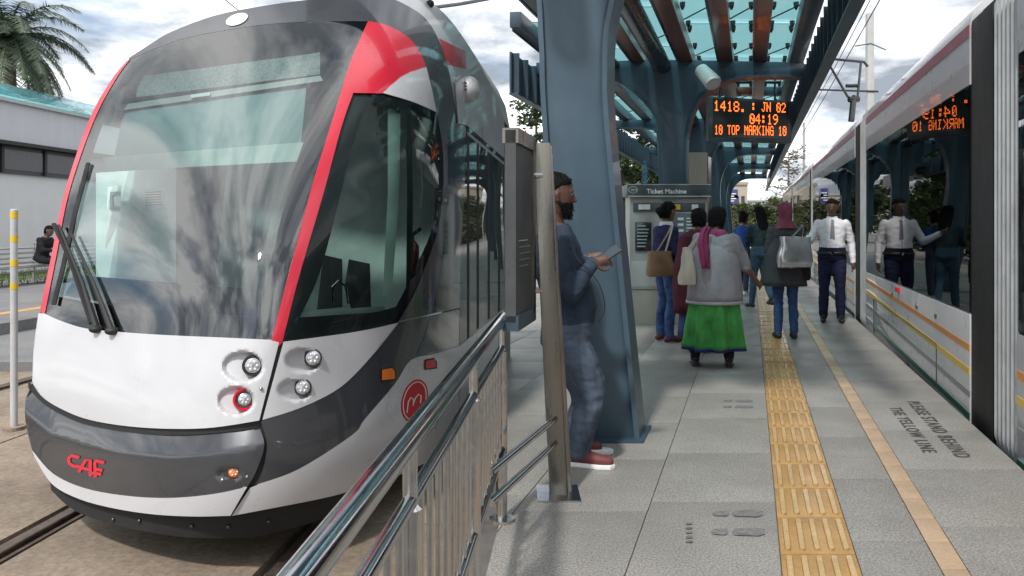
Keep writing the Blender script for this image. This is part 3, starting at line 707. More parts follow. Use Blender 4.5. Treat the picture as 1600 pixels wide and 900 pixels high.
# cross members half way between columns
for Y in [c - 3.15 for c in colYs[1:]]:
    for a, b in ((-.84, -.47), (-.25, .05), (.25, .58), (-1.55, -1.06)):
        MB().sbox(a, b, Y - .11, Y + .11, 3.84, 3.98).build('cross_member', BROWN if b < .3 else BLUED, cano, bevel=.008)
        for x in (a + .06, b - .06):
            for k in (-.05, 0, .05):
                q = R(x, Y + k, 3.838); MB().ell(q, .012, .012, .008, 8, 6).build('bolt_head', BLK, cano)
# fascias with ribs
def fascia(d, zb, zt, y0, side):
    MB().sbox(d - .012, d + .012, y0, Yend, zb, zt).build('fascia_plate', BLUE, cano)
    MB().sbox(d - (.10 if side > 0 else .02), d + (.02 if side > 0 else .10), y0, Yend, zb - .02, zb + .0).build('fascia_flange', BLUE, cano)
    y = y0 + .1; pr = None
    while y < 30:
        if pr is None:
            pr = o = MB().sbox(-.09 if side > 0 else .013, -.013 if side > 0 else .09, -.012, .012, zb + .004, zt).build('fascia_rib', BLUED, cano)
        else:
            o = pr.copy(); COL.objects.link(o)
        o.location = R(d, y, 0); y += .42
fascia(.875, 3.15, 3.72, 3.9, 1); fascia(-3.2, 3.15, 3.70, 10.25, -1)
# glass roof panes with spider clamps
GLZ = 4.07; pane = None; spans = [(-.95, -.36), (-.36, .15), (.15, .69), (-1.65, -.95), (-2.36, -1.65), (-3.2, -2.36)]
for (d0, d1) in spans:
    y = max(3.95, -d0 * F / 377.0); k = 0
    while y < 38:
        if (d0 * F / y + 1172) > 792:
            g = .012
            o = MB().sbox(d0 + g, d1 - g, y + g, y + 2.08 - g, GLZ, GLZ + .012).build('glass_pane', GLASS_C, cano)
            if y < 16:
                for dd, ee in ((d0 + .135, .1), (d1 - .135, .1), (d0 + .135, 1.1), (d1 - .135, 1.1), (d0 + .135, 1.95), (d1 - .135, 1.95)):
                    q = R(dd, y + ee, GLZ); MB().tube([q, q + Vector((0, 0, -.05)), q + Vector((0, 0, -.09))], [.035, .03, .012], 8).build('glass_clamp', BLK, cano)
            if y < 22: MB().tube([R(d0, y + 1.86, 4.02), R(d1, y + .86, 4.02)], .010, 6).build('glass_rod', BLK, cano)
        y += 2.1
# loudspeaker on the second fork
MB().tube([P(1096, 110, 11.1), P(1114, 129, 10.8), P(1115, 131, 10.78)], [.10, .12, .10], 20).build('loudspeaker', mat('speaker_white', (.6, .62, .62), .5), cano, smooth=True)
# ================================================================ tram on the right
DT = 1.62
tr2 = thing('tram', 'long white tram with orange and yellow stripes standing along the platform edge', 'tram', tuple(R(DT + 1.2, 12, -.2)), 'trams at the stop')
TW = 2.35
STRO = mat('orange_stripe', (.75, .28, .04), .35, coat=.4); STRY = mat('yellow_stripe', (.78, .52, .05), .35, coat=.4); STRG = mat('green_stripe', (.03, .13, .09), .35, coat=.4); STRK = mat('grey_stripe', (.17, .17, .18), .35, coat=.4); STRR = mat('roof_red', (.33, .05, .08), .4, coat=.3)
BELL = mat('bellows', (.46, .48, .49), .4, var=.15, vs=6, metal=.2)
def module(y0, y1, first=False):
    b = tr2
    # side wall in courses: lower white skin, window band, cant rail, roof shoulder
    MB().sbox(DT, DT + TW, y0, y1, -.14, .735).build('lower_side', WHITE, b, bevel=.01)
    MB().sbox(DT + .03, DT + .05, y0 + .02, y1 - .02, .735, 2.43).build('window_backing', mat('tram_interior', (.035, .037, .04), .6), b) if False else None
    MB().sbox(DT, DT + .09, y0, y1, 2.43, 2.77).build('cant_panel', WHITE, b)
    pr = [(0, 2.77), (0.004, 2.88), (.03, 2.98), (.12, 3.08), (.4, 3.12), (TW, 3.12), (TW, 2.43), (.09, 2.43), (.09, 2.77)]
    MB().rings([[R(DT + a, y, z) for a, z in pr] for y in (y0, y1)]).build('roof', WHITE, b, bevel=.004, autos=50)
    MB().sbox(DT - .004, DT + .01, y0 + .01, y1 - .01, 2.785, 2.875).build('red_stripe', STRR, b)
    MB().sbox(DT + TW - .05, DT + TW, y0, y1, .735, 2.43).build('far_side', mat('tram_interior', (.2, .21, .21), .6), b)
    MB().sbox(DT + .06, DT + TW - .1, y0, y1, .1, .15).build('tram_floor', mat('tram_floor', (.08, .08, .085), .6), b)
    n = max(2, round((y1 - y0) / 2.3)); L = (y1 - y0) / n
    for k in range(n):
        a, c = y0 + k * L, y0 + (k + 1) * L
        MB().sbox(DT + .003, DT + .010, a + .012, c - .012, .75, 2.425).build('window_pane', GLASS_DB, b)
        MB().sbox(DT + .012, DT + .06, a - .03 if k else a, a + .03, .735, 2.43).build('window_post', BLK, b)
    MB().sbox(DT + .012, DT + .06, y1 - .06, y1, .735, 2.43).build('window_post', BLK, b)
    def stripe(name, za, zb, w, m):      # runs down towards the near end
        if first: za, zb = za - .13, zb - .10
        MB().hexa([R(DT - .003, y0, zb - w), R(DT + .004, y0, zb - w), R(DT + .004, y1, za - w), R(DT - .003, y1, za - w), R(DT - .003, y0, zb), R(DT + .004, y0, zb), R(DT + .004, y1, za), R(DT - .003, y1, za)]).build(name, m, b)
    stripe('orange_stripe', .645, .51, .05, STRO); stripe('yellow_stripe', .49, .335, .05, STRY)
    stripe('grey_stripe', .30, .165, .045, STRK); stripe('green_stripe', .11, .005, .05, STRG)
    # service hatch outlines and small fittings
    for ya, yb, za, zb in ((y0 + 1.0, y1 - .7, -.02, .36),):
        for p, q in (((ya, za), (ya, zb)), ((ya, zb), (yb, zb + .06)), ((yb, zb + .06), (yb, za))):
            MB().tube([R(DT - .001, p[0], p[1]), R(DT - .001, q[0], q[1])], .006, 4).build('hatch_seam', BLK, b)
    MB().sbox(DT - .03, DT + .002, y0 + (y1 - y0) * .52, y0 + (y1 - y0) * .52 + .12, .66, .71).build('marker_lamp', REDL, b, bevel=.005)
    for f in (.2, .35, .6): MB().ell(R(DT, y0 + (y1 - y0) * f, .60), .012, .03, .03, 10, 6).build('door_button', STEEL, b, smooth=True)
mods = [(-4.0, 4.66), (5.67, 10.75), (11.9, 19.9), (21.0, 29), (30.1, 38)]
for a, c in mods: module(a, c, a < 0)
for (a, c) in ((4.66, 5.67), (10.75, 11.9), (19.9, 21.0), (29, 30.1)):
    MB().sbox(DT + .10, DT + TW - .1, a - .02, c + .02, -.1, 2.98).build('gangway', BLK, tr2)
    MB().sbox(DT + .01, DT + .09, c - (.50 if a < 5 else .55), c, -.16, 2.9).build('gangway_end', BLK, tr2, bevel=.02)
    n = 6; w = ((c - a) - .52) / n
    for k in range(n):
        yc = a + w * (k + .5)
        rr = []
        for dz in (-.12, 0, .06, 2.86, 2.95, 3.0):
            e = .035 if dz < -.1 or dz > 2.9 else .0
            rr.append([R(DT + e + .10 - .095 * math.sin(math.pi * j / 6), yc - w / 2 * math.cos(math.pi * j / 6), dz) for j in range(7)])
        MB().rings(rr, cap=False, closed=False).build('bellows_fold', BELL, tr2, smooth=True)
# things inside the tram
POLE = mat('grab_pole', (.6, .6, .58), .3, metal=.7)
for a, c in mods[1:3]:
    y = a + .6
    while y < c:
        MB().tube([R(DT + .8, y, .15), R(DT + .8, y, 2.45)], .018, 8).build('grab_pole', POLE, tr2, smooth=True); y += 1.15
    MB().tube([R(DT + .8, a + .3, 2.2), R(DT + .8, c - .3, 2.2)], .016, 8).build('grab_rail', POLE, tr2, smooth=True)
    for k in range(3):
        yy = a + 1 + k * 1.5
        MB().sbox(DT + 1.5, DT + 1.95, yy, yy + .45, .5, .58).build('tram_seat', mat('tram_seat', (.05, .07, .14), .7), tr2, bevel=.02)
        MB().sbox(DT + 1.5, DT + 1.95, yy + .4, yy + .47, .55, 1.15).build('tram_seat', MATS['tram_seat'], tr2, bevel=.02)
for a, c in mods[:3]:
    y = a + .35
    while y < c - .9:
        MB().sbox(DT + .95, DT + 1.05, y, y + .9, 2.40, 2.42).build('ceiling_light', mat('tram_light', (1, .98, .93), .5, emit=2.2, var=0), tr2); y += 1.3
MB().sbox(DT + 1.55, DT + 1.6, 7.0, 7.9, 1.25, 2.1).build('interior_panel', mat('tram_panel', (.6, .6, .58), .5), tr2)
MB().sbox(DT + 1.55, DT + 1.6, 13.0, 14.4, 1.25, 2.1).build('interior_panel', MATS['tram_panel'], tr2)
# pantograph and roof gear
pz = lambda px, py: P(px, py, 12.6)
def arm(pts, r, name='pantograph_arm'): MB().tube([P(x, y, Y) for x, y, Y in pts], r, 8).build(name, PIPE, tr2, smooth=True)
for dy in (0, .8):
    arm([(1330, 190, 12.3 + dy), (1334, 152, 12.3 + dy)], .05); arm([(1325, 152, 12.3 + dy), (1294, 98, 12.3 + dy)], .02); arm([(1340, 152, 12.3 + dy), (1345, 98, 12.3 + dy)], .02)
    arm([(1288, 96, 12.3 + dy), (1300, 92, 12.3 + dy), (1350, 97, 12.3 + dy), (1356, 104, 12.3 + dy)], .022, 'contact_strip')
arm([(1322, 134, 12.3), (1340, 134, 12.3)], .03); arm([(1322, 134, 13.1), (1340, 134, 13.1)], .03); arm([(1334, 152, 12.3), (1334, 152, 13.1)], .04); arm([(1326, 155, 12.3), (1342, 155, 12.3)], .05)
# ================================================================ street, buildings and plants behind
struct(MB().box(-9, 40, 8.4, 200, -.62, -.11).build('street', ASPH))
opp = struct(MB().hexa([LP(-14, -3, -.62), LP(-8.0, -3, -.62), LP(-8.0, 30, -.62), LP(-14, 30, -.62), LP(-14, -3, .05), LP(-8.0, -3, .05), LP(-8.0, 30, .05), LP(-14, 30, .05)]).build('opposite_platform', ASPH, bevel=.02))
MB().hexa([LP(-8.95, -3, .04), LP(-8.75, -3, .04), LP(-8.75, 30, .04), LP(-8.95, 30, .04), LP(-8.95, -3, .054), LP(-8.75, -3, .054), LP(-8.75, 30, .054), LP(-8.95, 30, .054)]).build('platform_line', mat('orange_line', (.55, .3, .1), .7, var=.2), opp)
GRASSM = mat('grass', (.10, .14, .04), .9, var=.4, vs=12, bump=.5)
struct(MB().hexa([LP(-30, -3, -.62), LP(-14, -3, -.62), LP(-14, 60, -.62), LP(-30, 60, -.62), LP(-30, -3, .06), LP(-14, -3, .06), LP(-14, 60, .06), LP(-30, 60, .06)]).build('verge', GRASSM))
random.seed(21)
gv = MB()
for i in range(5000):
    l, t = random.uniform(-16.5, -12.7), random.uniform(9, 24); b = LP(l, t, .05); h = random.uniform(.04, .13); a = random.random() * 6.28; w = .012
    gv.add([b + Vector((math.cos(a) * w, math.sin(a) * w, 0)), b - Vector((math.cos(a) * w, math.sin(a) * w, 0)), b + Vector((random.uniform(-.05, .05), random.uniform(-.05, .05), h))], [(0, 1, 2)])
o = gv.build('grass', GRASSM); tag(o, 'short green grass in front of the white station wall', 'grass'); o['kind'] = 'stuff'
# station building across the tracks
WALL = mat('rendered_wall', (.66, .66, .68), .8, var=.05, vs=2, bump=.05); WALLB = mat('grey_cladding', (.52, .52, .55), .6, var=.05, streak=(1, 1, .1), vs=4)
bl = thing('station_building', 'white walled station building with dark window band across the tracks', 'building', tuple(LP(-16.5, 12, 0)))
def lbox(name, l0, l1, t0, t1, z0, z1, m, par, bev=0):
    return MB().hexa([LP(l0, t0, z0), LP(l1, t0, z0), LP(l1, t1, z0), LP(l0, t1, z0), LP(l0, t0, z1), LP(l1, t0, z1), LP(l1, t1, z1), LP(l0, t1, z1)]).build(name, m, par, bevel=bev)
lbox('wall', -22, -16.1, 6, 40, -.2, 2.8, WALL, bl)
lbox('window_band', -21.9, -16.0, 6, 40, 2.8, 3.62, mat('band_black', (.03, .032, .036), .4), bl)
t = 6.2
while t < 34:
    lbox('pane', -16.0, -15.98, t, t + 1.5, 2.9, 3.45, mat('band_glass', (.06, .065, .075), .25), bl); lbox('mullion', -16.0, -15.94, t + 1.52, t + 1.62, 2.8, 3.55, BLK, bl); t += 1.65
lbox('ledge', -16.0, -15.7, 6, 40, 3.56, 3.66, BLK, bl)
lbox('upper_wall', -21.8, -15.85, 6, 40, 3.66, 4.72, WALLB, bl)
lbox('roof_gutter', -16.3, -15.72, 6, 40, 4.72, 4.82, LGREY, bl)
t = 6
while t < 34:
    MB().hexa([LP(-16.3, t, 4.86), LP(-15.6, t, 4.84), LP(-15.6, t + 1.9, 4.84), LP(-16.3, t + 1.9, 4.86), LP(-17.2, t, 5.45), LP(-17.1, t, 5.5), LP(-17.1, t + 1.9, 5.5), LP(-17.2, t + 1.9, 5.45)]).build('glass_pane', GLASS_C, bl)
    for q in (0.2, 1.0): MB().tube([LP(-16.4, t + q, 4.8), LP(-16.2, t + q, 5.05), LP(-16.6, t + q + .2, 5.1)], .05, 8).build('pane_bracket', LGREY, bl)
    t += 2.0
# fence-backed bench, sitter, marker pole
SLATM = mat('fence_steel', (.45, .45, .44), .4, metal=.6)
fn = thing('bench', 'slatted metal bench rail on the grass before the white wall', 'bench', tuple(LP(-12.6, 13, .05)))
for k in range(6): MB().tube([LP(-12.9, 8, .30 + k * .11), LP(-12.9, 22, .30 + k * .11)], .022, 6).build('slat', SLATM, fn)
t = 8.1
while t < 22:
    MB().tube([LP(-12.93, t, .04), LP(-12.93, t, .95)], .03, 8).build('post', SLATM, fn); t += 1.7
lbox('seat', -12.85, -12.4, 8, 22, .44, .49, SLATM, fn)
t = 8.6
while t < 22: lbox('leg', -12.5, -12.44, t, t + .06, .05, .44, SLATM, fn); t += 2
pb = P(22, 668, 6.04)
mp = thing('marker_pole', 'slim grey pole with four yellow bands beside the track', 'pole', tuple(pb))
MB().tube([pb, pb + Vector((0, 0, 1.71))], .027, 16).build('shaft', mat('pole_grey', (.48, .49, .5), .5, var=.1), mp, smooth=True)
MB().ell(pb + Vector((0, 0, 1.71)), .027, .027, .01, 12, 6).build('cap', LGREY, mp, smooth=True)
for y in (336, 373, 411, 447):
    c = P(22, y, 6.04); MB().tube([c + Vector((0, 0, -.025)), c + Vector((0, 0, .025))], .0285, 16).build('yellow_band', mat('band_yellow', (.72, .5, .03), .5, var=.1), mp, smooth=True)
MB().tube([pb + Vector((0, 0, -.02)), pb + Vector((0, 0, .012))], .08, 16).build('foot_plate', CONC, mp)
# ---- trees
LEAF = {}
def leafmat(n, c):
    m = mat(n, c, .6, var=.35, vs=1.2, spec=.3); return m
BARK = mat('bark', (.13, .10, .075), .9, var=.35, vs=8, bump=.6, bs=15)
def tree(name, label, base, h, cr, nleaf, ls, lm, seed, group=None, cz=.45, dens=1.0, trunk=.12, lean=0):
    rnd = random.Random(seed); base = Vector(base)
    t = thing(name, label, 'tree', tuple(base), group)
    top = base + Vector((lean, 0, h)); mb = MB()
    mb.tube([base, base.lerp(top, .35) + Vector((rnd.uniform(-.1, .1), 0, 0)), base.lerp(top, .7), top], [trunk, trunk * .75, trunk * .5, trunk * .12], 8)
    tips = []
    for i in range(int(22 * dens)):
        f = rnd.uniform(cz, .98); p = base.lerp(top, f); a = rnd.random() * 6.28; L = cr * (1.15 - f * .55) * rnd.uniform(.55, 1)
        e = p + Vector((math.cos(a) * L, math.sin(a) * L, L * rnd.uniform(.05, .5))); m_ = p.lerp(e, .5) + Vector((0, 0, -.05 * L))
        mb.tube([p, m_, e], [trunk * .3, trunk * .2, trunk * .06], 5); tips += [(e, L * .42), (m_, L * .38), (p.lerp(e, .75), L * .35)]
        e2 = m_ + Vector((rnd.uniform(-.5, .5) * L, rnd.uniform(-.5, .5) * L, rnd.uniform(0, .4) * L)); mb.tube([m_, e2], [trunk * .15, trunk * .04], 4); tips.append((e2, L * .33))
    mb.build('trunk', BARK, t, smooth=True)
    if nleaf:
        vs = []; fs = []
        per = nleaf // len(tips)
        for (c, r) in tips:
            for k in range(per):
                o = Vector((rnd.gauss(0, .5), rnd.gauss(0, .5), rnd.gauss(0, .38))) * r; p = c + o
                d = Vector((rnd.uniform(-1, 1), rnd.uniform(-1, 1), rnd.uniform(-.6, .6))).normalized(); u = d.cross(Vector((rnd.random(), rnd.random(), rnd.random()))).normalized()
                s = ls * rnd.uniform(.6, 1.3); b = len(vs)
                vs += [p - d * s, p + u * s * .45, p + d * s, p - u * s * .45]; fs.append((b, b + 1, b + 2, b + 3))
        me = bpy.data.meshes.new('crown'); me.from_pydata([tuple(v) for v in vs], [], fs); me.materials.append(lm); link('crown', me, t)
    return t
LD = leafmat('leaf_dark', (.045, .075, .03)); LM = leafmat('leaf_mid', (.11, .15, .06)); LO = leafmat('leaf_olive', (.12, .13, .075))
zg = -.11
def gx(px, Y): return (px - CX) / F * Y
TG = 'trees beyond the platform'
tree('tree', 'thin dark tree between the info board and the blue column', (gx(838, 26), 26, zg), 6.2, 1.3, 2600, .10, LD, 1, TG, .3, 1.3, .10)
tree('tree', 'tall sparse tree right beside the near blue column', (gx(972, 30), 30, zg), 5.6, 1.7, 4200, .12, LD, 2, TG, .2, 1.2, .11)
tree('tree', 'leafy green tree behind the ticket machine', (gx(1003, 34), 34, zg), 4.6, 1.7, 7000, .13, LM, 3, TG, .12, 1.3, .13)
tree('tree', 'sparse dark tree behind the water bottle', (gx(1024, 31), 31, zg), 5.4, 1.3, 2600, .11, LD, 4, TG, .25, 1.1, .1)
tree('tree', 'low bushy green tree behind the white van', (gx(985, 46), 46, zg), 3.4, 2.2, 9000, .15, LM, 5, TG, .05, 1.4, .14)
tree('bare_tree', 'leafless grey tree beyond the far end of the tram', (gx(1232, 52), 52, zg), 6.4, 2.0, 900, .10, LO, 6, TG, .2, 2.6, .13)
for i, (px, Y, h, r, lab) in enumerate(((1150, 82, 3.2, 2.0, 'round green tree at the far end of the platform'), (1185, 95, 3.6, 2.4, 'small green tree past the platform under the open sky'), (1120, 75, 3.4, 2.2, 'green tree behind the far platform columns'),
                                         (1215, 96, 4.2, 2.4, 'hazy tree at the end of the tracks'), (1062, 66, 4.2, 3.0, 'green tree behind the beige cabinet'), (930, 60, 4.2, 3.0, 'green tree hidden behind the near blue column'),
                                         (850, 58, 3.4, 2.8, 'low green tree behind the man with the phone'))):
    tree('tree', lab, (gx(px, Y), Y, zg), h, r, 5000, .2, (LM, LD, LO)[i % 3], 40 + i, TG, .12, 1.3, .16)
tree('small_tree', 'thin young tree by the bench in front of white wall', tuple(LP(-13.4, 13.2, .05)) , 2.0, .5, 220, .05, LD, 60, None, .4, .7, .03)
# palm
pm = thing('palm_tree', 'palm tree with drooping grey green fronds above the station roof', 'tree', tuple(P(12, 75, 24) * 1))
pm.location.z = -.2; pc = P(14, 62, 24)
trk_pts = [Vector((pc.x, pc.y, -.2)), Vector((pc.x + .1, pc.y, 3)), pc]
MB().tube(trk_pts, [.28, .22, .16], 12).build('trunk', BARK, pm, smooth=True)
PALM = mat('palm_leaf', (.07, .10, .06), .55, var=.3, vs=3); rnd = random.Random(5)
for i in range(64):
    a = 2 * math.pi * i / 64 * 4.6 + rnd.uniform(-.2, .2); el = rnd.uniform(-.7, 1.1); L = rnd.uniform(2.1, 3.0)
    pts = []; p = pc.copy(); d = Vector((math.cos(a) * math.cos(el), math.sin(a) * math.cos(el), math.sin(el)))
    for k in range(9):
        pts.append(p.copy()); p = p + d * (L / 8); d = (d + Vector((0, 0, -.24))).normalized()
    f = MB(); f.tube(pts, [.028 - .003 * k for k in range(9)], 5)
    for k in range(1, 72):
        u = k / 72 * 8; q = pts[int(u)].lerp(pts[min(int(u) + 1, 8)], u - int(u)); t = (pts[min(int(u) + 1, 8)] - pts[int(u)]).normalized() if int(u) < 8 else d
        s = t.cross(Vector((0, 0, 1))).normalized()
        for sg_ in (-1, 1):
            ll = .42 * math.sin(math.pi * min(1, .15 + .85 * k / 72)) ** .5 * rnd.uniform(.8, 1.1) + .06
            e = q + (s * sg_ * .8 + t * .5 + Vector((0, 0, rnd.uniform(-.75, .1)))).normalized() * ll; w = t * .022
            f.add([q - w, q + w, e], [(0, 1, 2)])
    f.build('frond', PALM, pm)
# ---- van, planter, far buildings, sign
VY = 40
vx0, vx1 = gx(930, VY), gx(990, VY)
van = thing('van', 'white van parked on the street behind the blue column', 'van', ((vx0 + vx1) / 2, VY, zg))
VW = mat('van_white', (.72, .73, .74), .3, coat=.5, var=.04)
def vprof(y0, y1, w): return [Vector((vx1 - x, y, z)) for x, y, z in ()]
body = [(0, .35), (0, 1.0), (.18, 1.15), (.55, 1.85), (.8, 2.05), (2.6, 2.1), (3.2, 2.05), (3.3, 1.9), (3.3, .35)]
MB().prism([Vector((vx1 - a * .62, VY, zg + z)) for a, z in body], (0, 1.8, 0)).build('body', VW, van, bevel=.05)
MB().prism([Vector((vx1 - a * .62, VY - .012, zg + z)) for a, z in ((.3, 1.2), (.62, 1.8), (1.15, 1.84), (1.15, 1.2))], (0, .02, 0)).build('window', BLACKG, van)
MB().prism([Vector((vx1 - a * .62, VY - .012, zg + z)) for a, z in ((1.3, 1.2), (1.3, 1.84), (2.9, 1.84), (2.9, 1.2))], (0, .02, 0)).build('window', BLACKG, van)
for a in (.75, 2.6):
    w = Vector((vx1 - a * .62, VY, zg + .33)); o = MB().tube([w + Vector((0, -.04, 0)), w + Vector((0, .18, 0))], .33, 20).build('wheel', RUBBER, van, smooth=True)
    MB().tube([w + Vector((0, -.05, 0)), w + Vector((0, -.03, 0))], .19, 16).build('rim', LGREY, o, smooth=True)
MB().box(vx1 - .16, vx1 + .01, VY - .01, VY + .15, zg + .75, zg + .92).build('headlight', LENS, van, bevel=.02)
MB().box(vx1 - .45, vx1 - .33, VY - .15, VY, zg + 1.2, zg + 1.4).build('mirror', BLK, van, bevel=.02)
pl = thing('planter', 'low grey concrete planter wall left of the ticket machine', 'planter', (gx(975, 22), 22, zg))
MB().box(gx(945, 22), gx(1010, 22), 22, 22.7, zg, .55).build('wall', CONC, pl, bevel=.02)
MB().box(gx(944, 22), gx(1011, 22), 21.97, 22.73, .55, .62).build('coping', LGREY, pl, bevel=.01)
fb = thing('far_building', 'beige flat roofed building at the far end of the platform', 'building', (gx(1152, 110), 110, -.2))
MB().box(gx(1128, 110), gx(1168, 110), 110, 118, -.3, 7.0).build('wall', mat('beige_wall', (.42, .37, .29), .8), fb)
MB().box(gx(1127, 110), gx(1169, 110), 109.8, 118.2, 7.0, 7.4).build('roof', mat('roof_beige', (.36, .31, .25), .8), fb)
for k in range(4):
    for j in range(2):
        x = gx(1131 + k * 9, 110); o = MB().box(x, x + .5, 109.95, 110.02, 1.4 + j * 2.6, 2.8 + j * 2.6).build('window', BLACKG, fb)
for i, (px, Y, w, h, lab, cc) in enumerate(((905, 120, 26, 6.0, 'pale long building behind the near blue column', (.5, .48, .45)), (1235, 140, 22, 5.5, 'distant grey building beyond the end of the right hand tram', (.38, .4, .42)), (1080, 130, 14, 6.0, 'distant cream building behind the canopy columns', (.5, .46, .38)))):
    b = thing('far_building', lab, 'building', (gx(px, Y), Y, -.2)); x = gx(px, Y)
    MB().box(x - w / 2, x + w / 2, Y, Y + 8, -.3, h).build('wall', mat('far_wall%d' % i, cc, .8), b); MB().box(x - w / 2 - .2, x + w / 2 + .2, Y - .2, Y + 8.2, h, h + .3).build('roof', LGREY, b)
    for k in range(int(w / 2)):
        for j in range(2): MB().box(x - w / 2 + .6 + k * 2, x - w / 2 + 1.7 + k * 2, Y - .03, Y + .02, 1.2 + j * 2.6, 2.6 + j * 2.6).build('window', BLACKG, b)
sg2 = thing('information_sign', 'small blue sign with white lines at the far end of the platform', 'sign', (gx(1146, 45), 45, 0))
MB().box(gx(1140, 45), gx(1153, 45), 45, 45.05, EYE + .037 * 45 * .9, EYE + .045 * 45).build('panel', mat('sign_blue', (.05, .06, .25), .5), sg2)
sg2.children[0].data.transform(Matrix.Identity(4))
MB().tube([(gx(1141, 45), 45.03, 0), (gx(1141, 45), 45.03, 3.6)], .04, 8).build('post', LGREY, sg2)
MB().box(gx(1140, 45), gx(1153, 45), 45, 45.06, 2.62, 3.1).build('panel', MATS['sign_blue'], sg2)
for k in range(4): MB().box(gx(1142, 45), gx(1147 + k % 2 * 3, 45), 44.985, 45.0, 2.72 + k * .14, 2.78 + k * .14).build('white_line', WPR, sg2)
# ---- overhead line
cp = thing('catenary_pole', 'tall grey catenary pole behind the pantograph', 'pole', (gx(1361, 26), 26, -.3), 'catenary poles')
MB().box(gx(1356, 26), gx(1366, 26), 26, 26.2, -.3, EYE + 330 / F * 26).build('shaft', LGREY, cp, bevel=.02)
MB().tube([P(1276, 140, 26), P(1372, 143, 26)], .035, 8).build('arm', PIPE, cp); MB().tube([P(1336, 72, 26), P(1361, 68, 26), P(1384, 78, 26)], .02, 6).build('bracket', PIPE, cp)
cp2 = thing('catenary_pole', 'short looking far catenary pole near the canopy end', 'pole', (gx(1257, 52), 52, -.3), 'catenary poles')
MB().box(gx(1255.5, 52), gx(1258.5, 52), 52, 52.15, -.3, EYE + 158 / F * 52).build('shaft', LGREY, cp2)
MB().tube([P(1225, 246, 52), P(1258, 247, 52)], .04, 6).build('arm', PIPE, cp2)
for d, z, lab in ((2.4, 5.6, 'thin contact wire above the right hand tram'), (2.75, 6.6, 'thin carrying wire high above the right hand tram')):
    tag(MB().tube([R(d, 6, z), R(d, 25, z - .12), R(d, 52, z), R(d, 110, z)], .012, 5).build('overhead_wire', BLK), lab, 'wire')
tag(MB().tube([P(660, 14, 12), P(720, 6, 13), P(775, -4, 14.0)], .03, 6).build('overhead_wire', PIPE), 'thick grey overhead bar above the roof of the left tram', 'wire')
tag(MB().tube([P(340, -12, 11), P(356, 3, 11), P(372, 16, 11)], .008, 5).build('overhead_wire', BLK), 'thin wire above the windscreen of the left tram', 'wire')

# ================================================================ platform furniture
tm = thing('ticket_machine', 'grey ticket machine with dark header sign on the platform', 'ticket machine', (2.1, 10.63, 0))
TMB = mat('machine_grey', (.36, .37, .35), .45, var=.05); TMD = mat('machine_dark', (.075, .085, .095), .4); TMW = mat('machine_beige', (.33, .31, .27), .5, var=.05)
MX = lambda px: gx(px, 10.63); MZ = lambda py: EYE + (HZ - py) / F * 10.63
MB().box(MX(984), MX(1106), 10.63, 11.05, MZ(452), MZ(306)).build('cabinet', TMB, tm, bevel=.015)
MB().box(MX(986), MX(1104), 10.65, 11.03, .0, MZ(452) - .002).build('plinth', TMW, tm, bevel=.01)
MB().box(MX(986), MX(1104), 10.622, 10.66, MZ(448), MZ(408)).build('lower_door', LGREY, tm, bevel=.006)
hd = MB().box(MX(979), MX(1110), 10.57, 11.08, MZ(307), MZ(288)).build('header', TMD, tm, bevel=.012)
MB().box(MX(980), MX(1109), 10.560, 10.575, MZ(308), MZ(306)).build('header_edge', LGREY, hd); MB().box(MX(980), MX(1109), 10.560, 10.575, MZ(289.5), MZ(288)).build('header_edge', LGREY, hd)
def wall_text(txt, x0, x1, z, h, Y, m, parent, name='lettering', bold=.02):
    me = text_mesh(txt, 1.0, 1.0, bold); w = max(v.co.x for v in me.vertices)
    for v in me.vertices: v.co = Vector((x0 + (x1 - x0) * v.co.x / w, Y, z + h * v.co.y))
    me.materials.clear(); me.materials.append(m); return link(name, me, parent)
wall_text('Ticket Machine', MX(1009), MX(1071), MZ(302.5), .088, 10.566, WPR, hd)
def ringm(c, r0, r1, Y, m, par, name):
    n = 20; mb = MB(); a = [Vector((c[0] + r0 * math.cos(2 * math.pi * k / n), Y, c[1] + r0 * .75 * math.sin(2 * math.pi * k / n))) for k in range(n)]; b = [Vector((c[0] + r1 * math.cos(2 * math.pi * k / n), Y, c[1] + r1 * .75 * math.sin(2 * math.pi * k / n))) for k in range(n)]
    mb.add(a + b, [(k, (k + 1) % n, n + (k + 1) % n, n + k) for k in range(n)]); return mb.build(name, m, par)
ringm((MX(988), MZ(297)), .065, .055, 10.566, LGREY, hd, 'round_emblem'); wall_text('m', MX(985), MX(994), MZ(299), .06, 10.566, LGREY, hd, 'emblem_letter')
row = MB().box(MX(989), MX(1101), 10.60, 10.64, MZ(330), MZ(317)).build('label_row', TMD, tm, bevel=.006)
for a, b, m in ((997, 1015, WPR), (1040, 1053, WPR), (1053, 1062, STRY), (1080, 1090, WPR)): MB().box(MX(a), MX(b), 10.588, 10.605, MZ(327.5), MZ(319.5)).build('label', m, row)
wall_text('Machine a billets', MX(1034), MX(1058), MZ(313.5), .03, 10.622, TMD, tm, bold=.0)
sc_ = MB().box(MX(992), MX(1017), 10.60, 10.64, MZ(392), MZ(347)).build('screen', mat('screen_dark', (.02, .025, .03), .15, coat=.5), tm, bevel=.006)
for k in range(7): MB().box(MX(995), MX(1008 + (k * 5) % 6), 10.594, 10.60, MZ(354 + k * 5.3), MZ(352 + k * 5.3)).build('screen_line', mat('screen_text', (.35, .4, .42), .5), sc_)
pn = MB().box(MX(1051), MX(1101), 10.60, 10.64, MZ(379), MZ(333)).build('instruction_panel', mat('panel_slate', (.12, .15, .17), .4), tm, bevel=.006)
MB().box(MX(1050), MX(1102), 10.612, 10.635, MZ(380.5), MZ(331.5)).build('panel_frame', LGREY, tm)
